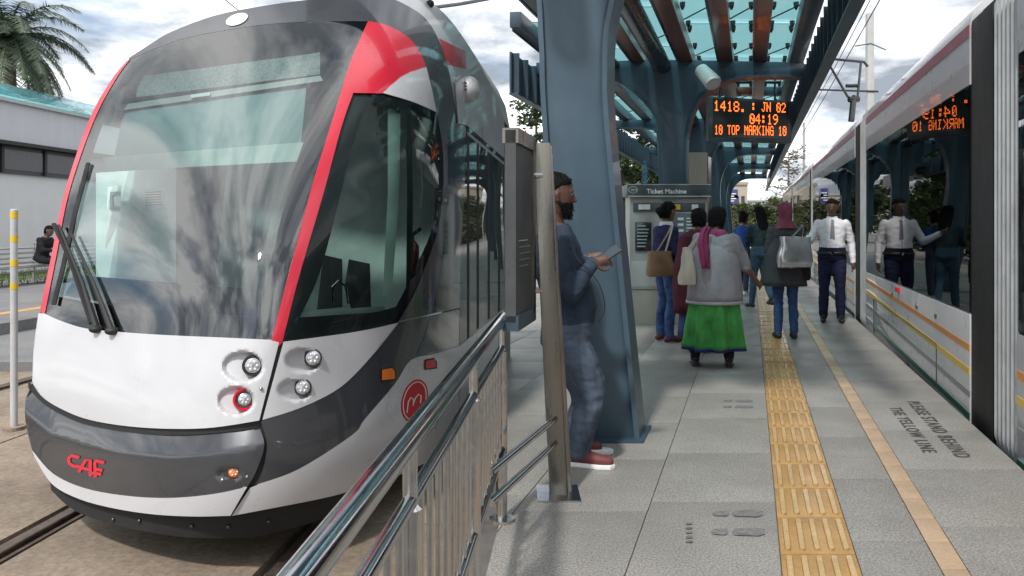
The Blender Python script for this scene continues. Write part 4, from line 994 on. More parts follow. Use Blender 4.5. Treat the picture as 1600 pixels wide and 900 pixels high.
for k in range(3): MB().box(MX(1058), MX(1067), 10.594, 10.6, MZ(344 + k * 9), MZ(340 + k * 9)).build('pictogram', WPR, pn)
for k in range(6): MB().box(MX(1072), MX(1090 + (k * 3) % 7), 10.594, 10.6, MZ(342 + k * 5), MZ(340.4 + k * 5)).build('text_line', WPR, pn)
MB().box(MX(1062), MX(1090), 10.59, 10.64, MZ(405), MZ(383)).build('payment_panel', mat('payment_orange', (.6, .14, .05), .4), tm, bevel=.01)
MB().box(MX(1020), MX(1046), 10.595, 10.64, MZ(403), MZ(384)).build('ticket_tray', TMD, tm, bevel=.01)
MB().box(MX(1104), MX(1113), 10.70, 11.0, MZ(506), MZ(296)).build('side_housing', STEELD, tm, bevel=.01)
bt = thing('water_bottle', 'half full clear blue plastic water bottle on top of the ticket machine', 'bottle', tuple(P(1008, 288, 10.75)))
BOT = glass('bottle_plastic', (.70, .86, .95), 1.4, haze=.25, hazecol=(.35, .62, .85)); b0 = P(1008, 288, 10.75); b0.z = MZ(288)
MB().tube([b0, b0 + Vector((0, 0, .02)), b0 + Vector((0, 0, .12)), b0 + Vector((0, 0, .15)), b0 + Vector((0, 0, .20)), b0 + Vector((0, 0, .27)), b0 + Vector((0, 0, .31))], [.04, .045, .044, .04, .045, .04, .016], 16).build('bottle_body', BOT, bt, smooth=True)
MB().tube([b0 + Vector((0, 0, .31)), b0 + Vector((0, 0, .335))], .018, 12).build('cap', mat('cap_blue', (.05, .2, .5), .4), bt, smooth=True)
bx_ = thing('utility_cabinet', 'tall beige steel cabinet behind the ticket machine under the second column', 'cabinet', (gx(1090, 12.3), 12.3, 0))
MB().box(gx(1072, 12.3), gx(1106, 12.3), 12.3, 12.7, 0, EYE + 112 / F * 12.3).build('cabinet_body', mat('cabinet_beige', (.40, .35, .30), .45, var=.08, streak=(1, 1, .15)), bx_, bevel=.02)
MB().prism([Vector((gx(1106, 12.3) + .012, 12.32, 0)), Vector((gx(1119, 12.3), 12.6, 0)), Vector((gx(1119, 12.3) - .05, 12.7, 0)), Vector((gx(1106, 12.3) + .012, 12.7, 0))], (0, 0, EYE + 106 / F * 12.3)).build('side_panel', STEELD, bx_)
# LED sign
LY = 13.0; ls = thing('departure_display', 'hanging black display with orange dot matrix text under the canopy', 'display', (gx(1172, LY), LY, 2.4))
LX = lambda px: gx(px, LY); LZ = lambda py: EYE + (HZ - py) / F * LY
case = MB().hexa([Vector((LX(1107), LY, LZ(219))), Vector((LX(1236), LY, LZ(223))), Vector((LX(1236), LY + .2, LZ(223))), Vector((LX(1107), LY + .2, LZ(219))), Vector((LX(1108), LY, LZ(150))), Vector((LX(1238), LY, LZ(158))), Vector((LX(1238), LY + .2, LZ(158))), Vector((LX(1108), LY + .2, LZ(150)))]).build('case', mat('display_case', (.06, .062, .065), .5, var=.1), ls, bevel=.01)
MB().hexa([Vector((LX(1113), LY - .004, LZ(214))), Vector((LX(1231), LY - .004, LZ(217))), Vector((LX(1231), LY + .01, LZ(217))), Vector((LX(1113), LY + .01, LZ(214))), Vector((LX(1114), LY - .004, LZ(154))), Vector((LX(1232), LY - .004, LZ(161))), Vector((LX(1232), LY + .01, LZ(161))), Vector((LX(1114), LY + .01, LZ(154)))]).build('screen', mat('display_face', (.028, .028, .028), .35, coat=.3), case)
FONT = {'0': '0E11191513110E', '1': '040C040404040E', '2': '0E11010204081F', '3': '1F02040201110E', '4': '02060A121F0202', '8': '0E11110E11110E', '9': '0E11110F01020C', ':': '000C0C000C0C00', '.': '00000000000C0C',
        'J': '0702020202120C', 'N': '11111915131111', 'T': '1F040404040404', 'O': '0E11111111110E', 'P': '1E11111E101010', 'M': '111B1515111111', 'A': '0E11111F111111', 'R': '1E11111E141211', 'K': '11121418141211', 'I': '0E04040404040E', 'G': '0E11101711110F', "'": '0C040800000000', ' ': '00000000000000', 'Q': '0E11111115120D', 'D': '1C12111111121C'}
LED = mat('led_orange', (1.0, .17, .02), .5, emit=1.7, var=0)
def leds(txt, x0, x1, ytop, ybot, slope):
    n = len(txt) * 6 - 1; mb = MB(); dx = (x1 - x0) / n; dy = (ybot - ytop) / 6.5
    for i, ch in enumerate(txt):
        rows = FONT[ch]
        for r in range(7):
            bits = int(rows[2 * r:2 * r + 2], 16)
            for cb in range(5):
                if bits >> (4 - cb) & 1:
                    px = x0 + (i * 6 + cb) * dx; py = ytop + r * dy + (px - 1113) * slope
                    c = Vector((LX(px), LY - .006, LZ(py))); w = dx * .45 * LY / F; h = dy * .42 * LY / F
                    mb.add([c + Vector((-w, 0, -h)), c + Vector((w, 0, -h)), c + Vector((w, 0, h)), c + Vector((-w, 0, h))], [(0, 1, 2, 3)])
    o = mb.build('led_line', LED, case); o['kind'] = 'stuff'; return o
leds('1418.', 1116, 1166, 158, 173, .045); leds(": JN 02", 1175, 1228, 157, 171, .045); leds('04:19', 1172, 1216, 177, 192, .03); leds('10 TOP MARKING 10', 1117, 1229, 196, 210, .02)
for px in (1128, 1214): MB().tube([Vector((LX(px), LY + .1, LZ(156))), Vector((LX(px), LY + .1, 3.86))], .02, 8).build('hanger', PIPE, ls)
MB().tube([Vector((LX(1122), LY + .1, 3.82)), Vector((LX(1222), LY + .1, 3.82))], .03, 8).build('hanger_bar', PIPE, ls)
# info board with post and side rails
ib = thing('info_board', 'steel framed information board on a square steel post beside the leaning man', 'sign', tuple(P(870, 775, 3.95)))
pT, pB = P(846, 224, 3.97), P(872, 772, 3.97); pB.z = 0.006
def post(pa, pb, wx, wy, name, m, par):
    return MB().hexa([pa + Vector((-wx, -wy, 0)), pa + Vector((wx, -wy, 0)), pa + Vector((wx, wy, 0)), pa + Vector((-wx, wy, 0)), pb + Vector((-wx, -wy, 0)), pb + Vector((wx, -wy, 0)), pb + Vector((wx, wy, 0)), pb + Vector((-wx, wy, 0))]).build(name, m, par, bevel=.004)
post(pB, pT, .044, .03, 'post', STEELD, ib); post(pB + Vector((.062, .05, 0)), pT + Vector((.042, .05, -.01)), .014, .03, 'post_flange', STEELD, ib)
MB().box(pB.x - .11, pB.x + .11, 3.86, 4.10, .001, .009).build('base_plate', STEEL, ib)
a0, a1 = P(834, 218, 3.93), P(806, 207, 3.5); zt, zb = 1.83, .95
def bq(z0, z1, off, u0=0., u1=1., th=.02):
    A_, B_ = a1.lerp(a0, u0), a1.lerp(a0, u1); n = Vector((-(a0.y - a1.y), (a0.x - a1.x), 0)).normalized()
    if n.y > 0: n = -n
    q = [A_ + n * off, B_ + n * off, B_ + n * (off - th), A_ + n * (off - th)]
    return [Vector((p.x, p.y, z0)) for p in q] + [Vector((p.x, p.y, z1)) for p in q]
MB().hexa(bq(zb, zt, 0, th=.05)).build('board', mat('board_face', (.06, .065, .068), .45, spec=.3, var=.4, vs=3), ib)
MB().hexa(bq(zt - .06, zt + .01, .012, th=.075)).build('frame', STEELD, ib); MB().hexa(bq(zb - .04, zb + .03, .012, th=.075)).build('frame', BLUED, ib); MB().hexa(bq(zb, zt, .012, .86, 1., th=.075)).build('frame', STEELD, ib)
for k in range(9): MB().hexa(bq(1.2 + (k % 5) * .03, 1.205 + (k % 5) * .03, .003, .15, .6 + .04 * (k % 4), th=.002)).build('text_line', LGREY, ib)
for z in (1.06, 1.65): MB().tube([a0 + Vector((0, 0, z - a0.z)), Vector((pT.x, pT.y - .02, z))], .016, 8).build('clamp', STEEL, ib)
for y0, z in ((655, .40), (692, .275)):
    e = Vector((pB.x - .015, 3.95, z)); MB().tube([e, RL(3.10, z, .006)], .0165, 10).build('side_rail', STEEL, ib, smooth=True)
# ================================================================ people
SKIN = mat('skin_brown', (.19, .10, .065), .5, var=.1, vs=12); SKIN2 = mat('skin_dark', (.12, .065, .045), .5, var=.1, vs=12)
HAIR = mat('hair_black', (.008, .0075, .008), .75, spec=.15, var=.4, vs=40, bump=.8, bs=150)
SHOEB = mat('shoe_black', (.015, .014, .014), .45)
def cloth(n, c, v=.14, b=.35, bs=14, r=.85): return mat(n, c, r, var=min(.5, v * 1.6), vs=9, bump=min(1, b * 2.2), bs=bs * 1.3, spec=.2, streak=(1, 1, .55))
def person(spec):
    """One continuous body grown from lofted limbs, head and hands fused by a voxel remesh. spec holds world-space joints."""
    J = {k: Vector(v) for k, v in spec['J'].items()}; s = spec.get('s', 1.0); mats = spec['mats']     # skin, top, bottom, shoe
    t = thing('person', spec['label'], 'person', tuple((J['anL'] + J['anR']) / 2)); t.location.z = 0
    mb = MB()
    lat = (J['shR'] - J['shL']).normalized(); up = (J['neck'] - J['pelvis']).normalized(); fw = up.cross(lat).normalized()
    fat = spec.get('fat', 1.0); bel = spec.get('belly', 0.0)
    # torso
    tors = [(-.10, .125, .095, 2), (-.02, .160, .115, 2), (.10, .158, .112, 2 if not spec.get('longtop') else 1), (.25, .142, .104, 1), (.40, .138, .105, 1), (.60, .155, .112, 1), (.78, .165, .110, 1), (.90, .150, .092, 1), (.965, .10, .075, 1), (1.0, .062, .06, 1)]
    L = J['neck'] - J['pelvis']; latp = (J['hipR'] - J['hipL']).normalized()
    prev = None; rr = []; mm = []
    for f, w, d, mi in tors:
        la = latp.lerp(lat, max(0, min(1, f))).normalized(); fo = up.cross(la).normalized()
        c = J['pelvis'] + L * f + fo * (bel * math.exp(-((f - .3) / .22) ** 2) * .5)
        ring = []
        for k in range(24):
            a = 2 * math.pi * k / 24; ca, sa = math.cos(a), math.sin(a)
            ex = .82; x = abs(ca) ** ex * (1 if ca >= 0 else -1); y = abs(sa) ** ex * (1 if sa >= 0 else -1)
            dd = d * fat + (bel * math.exp(-((f - .3) / .22) ** 2) if sa > 0 else 0)
            ring.append(c + la * (w * fat * s * x) + fo * (dd * s * y))
        rr.append(ring); mm.append(mi)
    for i in range(len(rr) - 1): mb.rings([rr[i], rr[i + 1]], mi=mm[i], cap=(i in (0, len(rr) - 2)))
    # limbs
    def limb(pts, rad, mi, seg=12):
        p = spl(pts, 5); n = len(p); rs = []
        for i in range(n):
            u = i / (n - 1) * (len(rad) - 1); k = min(int(u), len(rad) - 2); rs.append(lerp(rad[k], rad[k + 1], u - k) * s)
        mb.tube(p, rs, seg, mi=mi, roundcap=True)
    lg = spec.get('leg', 1.0); ar = spec.get('arm', 1.0); bare = spec.get('bare', 1.0)
    for S in 'RL':
        h, k, a = J['hip' + S], J['kn' + S], J['an' + S]
        limb([h + up * .02, h.lerp(k, .5) + fw * .012, k, k.lerp(a, .45) - fw * .012, a], [.094 * lg, .083 * lg, .060 * lg, .062 * lg, .050 * lg], 2)
        to = J['toe' + S]; fd = (to - a); fd.z = 0; fd.normalize(); heel = Vector((a.x, a.y, to.z)) - fd * .045
        limb([heel, Vector((a.x, a.y, to.z + .012)) + fd * .03, to - fd * .05, to], [.036, .042, .040, .030], 3, 10)
        limb([a, Vector((a.x, a.y, to.z + .02))], [.042, .04], spec.get('ankle', 3), 10)
        sh, e, w = J['sh' + S], J['el' + S], J['wr' + S]
        sl = spec.get('sleeve', 1.0)
        limb([sh - up * .015, sh.lerp(e, .5), e], [.062 * ar, .054 * ar, .045 * ar], 1)
        if sl >= .98: limb([e, e.lerp(w, .5), w], [.045 * ar, .041 * ar, .034 * ar], 1)
        else:
            limb([e, e.lerp(w, .5), w], [.038 * ar, .034, .025], 0)
        # hand: palm, four fingers, thumb
        hd = Vector(spec.get('hand' + S, tuple((w - e).normalized()))).normalized()
        inw = (J['pelvis'] + L * .4 - w); inw = (inw - hd * inw.dot(hd)).normalized(); side = hd.cross(inw).normalized()
        if side.dot(fw) < 0: side = -side
        limb([w - hd * .01, w + hd * .035, w + hd * .085], [.023, .030, .030], 0, 10)
        for q, (so, fl) in enumerate(((.026, .070), (.009, .080), (-.009, .074), (-.025, .058))):
            b = w + hd * .08 + side * so; c1 = spec.get('curl', .5)
            m1 = b + (hd + inw * c1 * .5).normalized() * fl * .5; m2 = m1 + (hd * (1 - c1 * .6) + inw * c1 * 1.2).normalized() * fl * .5
            limb([b, m1, m2], [.0095, .009, .0075], 0, 8)
        b = w + hd * .03 + side * .025; limb([b, b + (hd * .6 + side * .8 + inw * .3).normalized() * .035, b + (hd + side * .45 + inw * .4).normalized() * .068], [.012, .0105, .009], 0, 8)
    # neck and head
    hc = J['head']; fd = Vector(spec['face']).normalized(); hu = (hc - J['neck']).normalized().lerp(Vector((0, 0, 1)), .6).normalized(); fd = (fd - hu * fd.dot(hu)).normalized(); hl = fd.cross(hu)
    limb([J['neck'] - up * .02, J['neck'].lerp(hc, .5) - fd * .01, hc - hu * .05], [.062, .055, .056], 0)
    M = Matrix((hl, fd, hu)).transposed()
    hs = spec.get('hs', 1.0) * s
    prof = [(-.112, .030, .030, .045), (-.100, .046, .046, .030), (-.078, .056, .062, .018), (-.05, .064, .076, .010), (-.015, .071, .088, .004), (.02, .075, .096, 0), (.055, .074, .096, -.004), (.085, .064, .084, -.006), (.105, .046, .062, -.008), (.118, .02, .03, -.008)]
    mb.rings([[hc + M @ (Vector((w * math.cos(2 * math.pi * k / 20), d * math.sin(2 * math.pi * k / 20) + o_, z)) * hs) for k in range(20)] for z, w, d, o_ in prof], mi=0)
    def hp(x, y, z): return hc + M @ (Vector((x, y, z)) * hs)
    limb([hp(0, .088, .018), hp(0, .104, -.012), hp(0, .108, -.026)], [.009, .012, .015], 0, 8)      # nose
    limb([hp(-.035, .082, .027), hp(0, .094, .03), hp(.035, .082, .027)], [.010, .010, .010], 0, 8)      # brow
    limb([hp(-.02, .083, -.055), hp(0, .090, -.055), hp(.02, .083, -.055)], [.007, .009, .007], 0, 8)    # lips
    for sx_ in (-1, 1): limb([hp(sx_ * .075, .0, -.025), hp(sx_ * .082, -.008, .012)], [.013, .016], 0, 8)  # ears
    src = mb.v; me0 = bpy.data.meshes.new('b'); me0.from_pydata([tuple(v) for v in mb.v], [], mb.f)
    o0 = bpy.data.objects.new('b', me0); COL.objects.link(o0)
    rm = o0.modifiers.new('r', 'REMESH'); rm.mode = 'VOXEL'; rm.voxel_size = spec.get('voxel', .010); rm.use_smooth_shade = True
    dg = bpy.context.evaluated_depsgraph_get(); me = bpy.data.meshes.new_from_object(o0.evaluated_get(dg)); bpy.data.objects.remove(o0)
    # material of each face: that of the nearest source face
    kd = kdtree.KDTree(len(mb.f))
    for i, f in enumerate(mb.f):
        c = Vector((0, 0, 0))
        for q in f: c += src[q]
        kd.insert(c / len(f), i)
    kd.balance()
    bm = bmesh.new(); bm.from_mesh(me)
    for _ in range(2): bmesh.ops.smooth_vert(bm, verts=bm.verts, factor=.5, use_axis_x=True, use_axis_y=True, use_axis_z=True)
    bm.normal_update(); am = spec.get('fold', .007)
    for f in bm.faces:
        mi = mb.m[kd.find(f.calc_center_median())[1]]; f.material_index = mi; f.smooth = True
    wgt = {}
    for f in bm.faces:
        for v in f.verts: wgt[v] = max(wgt.get(v, 0), 1 if f.material_index in (1, 2) else 0)
    for v in bm.verts:                                   # cloth folds
        if wgt.get(v, 0):
            p = v.co; n1 = mnoise.noise(Vector((p.x * 9, p.y * 9, p.z * 22))) + .6 * mnoise.noise(Vector((p.x * 22 + 7, p.y * 22, p.z * 40)))
            v.co += v.normal * (am * n1)
    me.materials.clear()
    for m in mats: me.materials.append(m)
    bm.to_mesh(me); bm.free()
    me.polygons.foreach_set('use_smooth', [True] * len(me.polygons))
    body = link('body', me, t)
    for sx_ in (-1, 1):
        e_ = MB().ell(hp(sx_ * .031, .079, .008), .011 * hs, .011 * hs, .009 * hs, 10, 8).build('eye', mat('eye_white', (.14, .12, .11), .4), t, smooth=True)
        MB().ell(hp(sx_ * .031, .0865, .008), .005 * hs, .005 * hs, .0055 * hs, 8, 6).build('iris', SHOEB, e_, smooth=True)
    return t, hp, M, J, dict(lat=lat, up=up, fw=fw)
def shell(name, m, par, rings_, disp=.0, fr=12, seed=0, closed=True, cap=False, thick=.012, sub=3):
    """a garment, bag or head of hair lofted through rings of points, given thickness and folds"""
    rr = []
    for i in range(len(rings_) - 1):
        for k in range(sub): rr.append([Vector(a).lerp(Vector(b), k / sub) for a, b in zip(rings_[i], rings_[i + 1])])
    rr.append([Vector(a) for a in rings_[-1]])
    o = MB().rings(rr, closed=closed, cap=cap).build(name, m, par, smooth=True); me = o.data
    for v in me.vertices:
        p = v.co; v.co = p + v.normal * disp * (mnoise.noise(Vector((p.x * fr, p.y * fr, p.z * fr * .6 + seed))) + .5 * mnoise.noise(Vector((p.x * fr * 2.3, p.y * fr * 2.3, p.z * fr + seed))))
    if thick:
        bm = bmesh.new(); bm.from_mesh(me); bmesh.ops.solidify(bm, geom=bm.faces[:], thickness=thick); bmesh.ops.recalc_face_normals(bm, faces=bm.faces); bm.to_mesh(me); bm.free()
    me.polygons.foreach_set('use_smooth', [True] * len(me.polygons)); return o
def ringe(c, ax, ay, n=28, ph=0, pleat=0, np_=9, pw=1.0):
    out = []
    for k in range(n):
        a = 2 * math.pi * k / n + ph; q = 1 + pleat * math.sin(np_ * a + .6 * math.sin(3 * a))
        ca, sa = math.cos(a), math.sin(a); x = abs(ca) ** pw * (1 if ca > 0 else -1); y = abs(sa) ** pw * (1 if sa > 0 else -1)
        out.append(Vector(c) + Vector(ax) * (x * q) + Vector(ay) * (y * q))
    return out
def hair(par, hp, style, m=HAIR, seed=0):
    """cap of hair: rings from the nape to the crown; the front of each ring is lifted behind the hairline"""
    rows = []
    for z, w, d0, d1 in ((-.075, .066, -.088, -.015), (-.04, .078, -.104, -.012), (0, .084, -.110, .004), (.035, .085, -.112, .03), (.065, .083, -.110, .088), (.095, .072, -.098, .084), (.122, .05, -.07, .055), (.134, .02, -.03, .015)):
        if style == 'short':
            z = max(z, -.06) - (.006 if z > .09 else 0); w *= .955; d0 *= .94
        cy = (d0 + d1) / 2; dy = (d1 - d0) / 2
        rows.append([hp(w * math.cos(2 * math.pi * k / 26), cy + dy * math.sin(2 * math.pi * k / 26), z) for k in range(26)])
    o = shell('hair', m, par, rows, .007, 34, seed, cap=True, thick=0, sub=2)
    tufts(o, 900, .020 if style == 'short' else .026, seed); return o
def tufts(o, n, ln, seed):
    rnd = random.Random(seed); me = o.data; vs = [tuple(v.co) for v in me.vertices]; fs = [tuple(p.vertices) for p in me.polygons]; base = [(v.co.copy(), v.normal.copy()) for v in me.vertices]; cen = sum((b[0] for b in base), Vector()) / len(base)
    for i in range(n):
        c, nn = base[rnd.randrange(len(base))]; c = c + Vector((rnd.uniform(-1, 1), rnd.uniform(-1, 1), rnd.uniform(-1, 1))) * .008
        out = (c - cen).normalized(); d = (out * .55 + Vector((rnd.uniform(-.7, .7), rnd.uniform(-.7, .7), -.75))).normalized(); w = out.cross(d).normalized() * ln * .22; k = len(vs)
        p = c - out * .004; vs += [tuple(p - w), tuple(p + w), tuple(p + d * ln * rnd.uniform(.5, 1.2) + out * .004)]; fs.append((k, k + 1, k + 2))
    mm = list(me.materials); me.clear_geometry(); me.from_pydata(vs, [], fs); me.polygons.foreach_set('use_smooth', [True] * len(me.polygons)); me.update()
def strap(name, m, par, pts, w=.012, th=.005):
    return MB().tube(spl(pts, 6), w, 8, flat=th / w).build(name, m, par, smooth=True)
G = lambda px, py, Y: P(px, py, Y)
# ---- man leaning by the board, looking at his phone
YA = 4.5
DENIMJ = cloth('denim_jacket', (.030, .044, .07), .25, .5, 18); JEANG = cloth('washed_jeans', (.075, .10, .14), .45, .4, 10); SHOEM = mat('shoe_maroon', (.13, .028, .03), .6, var=.15)
A_, hpA, MA, JA, FA = person(dict(label='man in dark blue jacket and faded jeans leaning and looking at his phone', mats=[SKIN2, DENIMJ, JEANG, SHOEM], voxel=.0075, fat=1.28, belly=.05, leg=1.26, arm=1.15, face=(1, .12, -.42), longtop=True, fold=.006, curl=.9, hs=1.08,
    handR=(1, .25, .25), handL=(1, -.1, .15),
    J=dict(pelvis=G(882, 528, 4.52), neck=G(866, 352, 4.52), head=G(868, 306, 4.5), shR=G(874, 385, 4.34), shL=G(880, 383, 4.70), elR=G(893, 462, 4.28), elL=G(900, 460, 4.72), wrR=G(924, 412, 4.32), wrL=G(916, 404, 4.50),
           hipR=G(890, 540, 4.43), hipL=G(884, 540, 4.62), knR=G(926, 615, 4.40), knL=G(912, 620, 4.66), anR=G(905, 706, 4.45), anL=G(905, 693, 4.72), toeR=Vector((G(950, 722, 4.45).x, 4.40, .038)), toeL=Vector((G(934, 700, 4.72).x, 4.70, .038)))))
hair(A_, hpA, 'short', seed=1)
_b = shell('beard', HAIR, A_, [[hpA(w * math.cos(math.pi * k / 14), d * math.sin(math.pi * k / 14) + o, z) for k in range(15)] for z, w, d, o in ((-.035, .073, .085, .012), (-.06, .068, .082, .016), (-.09, .06, .066, .028), (-.118, .045, .045, .044))], -.004 + .009, 50, 3, closed=False, thick=.010, sub=2); tufts(_b, 700, .014, 3)
for S, dy in (('R', 0), ('L', 0)):
    a = JA['an' + S]; to = JA['toe' + S]; fd = (to - a); fd.z = 0; fd.normalize(); sd = Vector((-fd.y, fd.x, 0)); rr = []
    MB().prism([Vector((a.x, a.y, .0)) + fd * (u * .30 - .09) + sd * v for u, v in ((0, -.02), (.05, -.036), (.35, -.038), (.7, -.05), (.92, -.035), (1, 0), (.92, .035), (.7, .045), (.35, .036), (.05, .036), (0, .02))], (0, 0, .026)).build('shoe_sole', WPR, A_, bevel=.005)
strap('jacket_zip', mat('zip_grey', (.2, .2, .2), .4), A_, [G(880, 362, 4.44), G(900, 400, 4.42), G(915, 440, 4.44)], .006, .004)
strap('earphone_cable', BLK, A_, [G(884, 352, 4.38), G(900, 400, 4.25), G(934, 440, 4.28), G(945, 480, 4.36), G(935, 505, 4.38)], .0025, .0025)
ph = thing('phone', 'dark mobile phone held in the leaning man\'s hands', 'phone', tuple(G(944, 384, 4.38)))
pc0 = JA['wrR'] + Vector((.105, .025, .055)); q3 = Vector((-.45, -.62, .64)).normalized(); q1 = Vector((.9, .1, .35)); q1 = (q1 - q3 * q1.dot(q3)).normalized(); q2 = q3.cross(q1)
cs = [pc0 + q1 * a * .07 + q2 * b * .036 + q3 * c * .004 for c in (-1, 1) for a, b in ((-1, -1), (1, -1), (1, 1), (-1, 1))]
MB().hexa(cs).build('phone_case', BLK, ph, bevel=.002); MB().add([pc0 + q1 * a * .064 + q2 * b * .032 + q3 * .0048 for a, b in ((-1, -1), (1, -1), (1, 1), (-1, 1))], [(0, 1, 2, 3)]).build('phone_screen', mat('phone_glass', (.03, .05, .06), .1, coat=.5), ph)
# ---- woman at the ticket machine
def stand(px, fy, H, faceang, lean=(0, 0), aR=None, aL=None, step=.0, wide=.09, rot=None):
    """joints of a standing figure; faceang: heading clockwise from +Y (degrees)"""
    Y = F * EYE / (fy - HZ); X = gx(px, Y); k = H / 1.75; a = math.radians(faceang); f = Vector((math.sin(a), math.cos(a), 0)); r = Vector((math.cos(a), -math.sin(a), 0)); o = Vector((X, Y, 0))
    def q(x, y, z): return o + r * (x * k) + f * (y * k) + Vector((lean[0] * z, lean[1] * z, z * k))
    J = dict(pelvis=q(0, 0, .93), neck=q(0, .01, 1.475), head=q(0, .04, 1.625), shR=q(.175, 0, 1.41), shL=q(-.175, 0, 1.41), elR=q(.225, -.03, 1.13), elL=q(-.225, -.03, 1.13), wrR=q(.22, .08, .90), wrL=q(-.22, .08, .90),
             hipR=q(.085, 0, .91), hipL=q(-.085, 0, .91), knR=q(wide, .03 + step * .5, .50), knL=q(-wide, .03 - step * .4, .50), anR=q(wide + .01, -.01 + step, .085), anL=q(-wide - .01, -.01 - step, .085), toeR=q(wide + .02, .16 + step, .035 / k), toeL=q(-wide - .02, .16 - step, .035 / k))
    for S, v in (('R', aR), ('L', aL)):
        if v: J['el' + S] = q(*v[0]); J['wr' + S] = q(*v[1])
    return J, q, f, k
NAVY = cloth('navy_jacket', (.02, .022, .07), .15); JEANS = cloth('blue_jeans', (.045, .085, .20), .35, .4, 12)
J, q, f, k = stand(1040, 533, 1.66, 68, aR=((.20, .02, 1.12), (.14, .22, 1.02)), aL=((-.20, .0, 1.12), (-.12, .22, 1.02)))
B_, hpB, MB_, JB, FB = person(dict(label='woman in navy jacket and blue jeans at the ticket machine', mats=[SKIN, NAVY, JEANS, SHOEM], s=.96, fat=1.12, J=J, face=tuple(f + Vector((0, .2, -.05))), longtop=True, leg=1.08, voxel=.010, ankle=0))
hair(B_, hpB, 'long', seed=2); shell('hair_bun', HAIR, B_, [ringe(hpB(0, -.13 - .0, .0) + MB_ @ Vector((0, 0, z)), MB_ @ Vector((r, 0, 0)), MB_ @ Vector((0, r, 0)), 14) for z, r in ((-.055, .015), (-.04, .045), (0, .062), (.04, .045), (.055, .015))], .018, 30, 4, cap=True, thick=0, sub=2)
shell('collar', mat('collar_white', (.6, .6, .66), .8), B_, [ringe(JB['neck'] + Vector((0, 0, z)), FB['lat'] * r, FB['fw'] * r, 20) for z, r in ((-.02, .09), (.03, .068))], .004, 30, 0, thick=.008)
def tote(name, label, m, c, ax, ay, h, wtop=1.0, wbot=1.0, disp=.012, sh=None, strapm=None, cat_='bag'):
    b = thing(name, label, cat_, tuple(Vector(c) - Vector((0, 0, h / 2)))); ax, ay = Vector(ax), Vector(ay); c = Vector(c)
    rows = [ringe(c + Vector((0, 0, z * h)), ax * w, ay * d, 28, pw=.55) for z, w, d in ((-.5, .82 * wbot, .75), (-.47, .95 * wbot, .95), (-.3, 1.0 * wbot, 1.1), (0, lerp(wbot, wtop, .5), 1.05), (.35, wtop * .98, .8), (.5, wtop, .55))]
    shell('bag_body', m, b, rows, disp, 11, 5, cap=True, thick=0)
    if sh is not None:
        for so in (-.35, .35):
            p0 = c + ax * so * wtop * 1.1 + Vector((0, 0, h * .46)) ; p1 = c - ax * so * wtop * .5 + Vector((0, 0, h * .46))
            strap('bag_strap', strapm or m, b, [p0 - ay * .5, p0.lerp(Vector(sh), .6) - ay * .4, Vector(sh) + ax * so * .1], .011, .004)
    return b
TAN = mat('tan_leather', (.24, .145, .075), .5, var=.15, vs=8, bump=.15, bs=12); CREAM = cloth('cream_cloth', (.55, .52, .44), .08, .4, 12)
SILV = mat('silver_leather', (.62, .63, .64), .28, metal=.75, var=.12, vs=5, bump=.5, bs=9)
YB_ = JB['hipR'].y
tote('handbag', 'tan leather handbag on the arm of the woman in navy', TAN, G(1031, 412, YB_ - .22), (.155, .05, 0), (-.015, .05, 0), .29, .92, 1.08, .008, sh=JB['shR'] + Vector((-.02, -.03, .05)), strapm=mat('strap_beige', (.45, .37, .27), .6))
# ---- maroon companion, mostly hidden
MAR = cloth('maroon_cloth', (.075, .018, .028), .25)
J, q, f, k = stand(1092, 549, 1.56, 8)
C_, hpC, MC, JC, FC = person(dict(label='woman in dark maroon dress and shawl half hidden behind the green skirt', mats=[SKIN, MAR, MAR, SHOEB], J=J, face=tuple(f), s=.95, fat=1.15, longtop=True, ankle=0))
hair(C_, hpC, 'long', seed=3)
zc = lambda z: Vector((JC['pelvis'].x, JC['pelvis'].y, z))
shell('shawl', MAR, C_, [ringe(zc(z) + Vector((dx, 0, 0)), (w, 0, 0), (0, d, 0), 30, pleat=.03) for z, w, d, dx in ((1.34, .10, .09, 0), (1.26, .21, .14, 0), (1.0, .25, .17, -.01), (.7, .26, .18, -.02), (.42, .24, .18, -.03))], .014, 9, 8)
shell('dress_skirt', mat('dress_blue', (.02, .03, .13), .8), C_, [ringe(zc(z), (w, 0, 0), (0, d, 0), 30, pleat=.04) for z, w, d in ((.75, .19, .15), (.45, .21, .18), (.16, .23, .20))], .01, 9, 2)
# ---- woman in grey cardigan and green skirt
CARD = cloth('grey_cardigan', (.30, .295, .32), .1, .35, 40); GREEN = cloth('green_cotton', (.065, .30, .075), .25, .6, 8); LEGG = cloth('black_leggings', (.018, .018, .025), .2)
J, q, f, k = stand(1112, 572, 1.56, 14, aR=((.33, .05, 1.10), (.46, .26, .93)), aL=((-.235, .06, 1.12), (-.12, .26, 1.08)), wide=.17, lean=(.03, 0))
J['head'] = G(1121, 343, J['head'].y)
D_, hpD, MD, JD, FD = person(dict(label='woman in grey cardigan and bright green skirt with outstretched arm', mats=[SKIN, CARD, LEGG, SHOEB], J=J, face=tuple(f + Vector((.25, 0, 0))), s=.96, fat=1.32, arm=1.3, sleeve=.5, leg=1.0, longtop=True, ankle=0, fold=.008))
hair(D_, hpD, 'long', seed=6)
zc = lambda z, dx=0: Vector((JD['pelvis'].x + dx, JD['pelvis'].y, z)); zpx = lambda py: EYE + (HZ - py) / F * JD['pelvis'].y
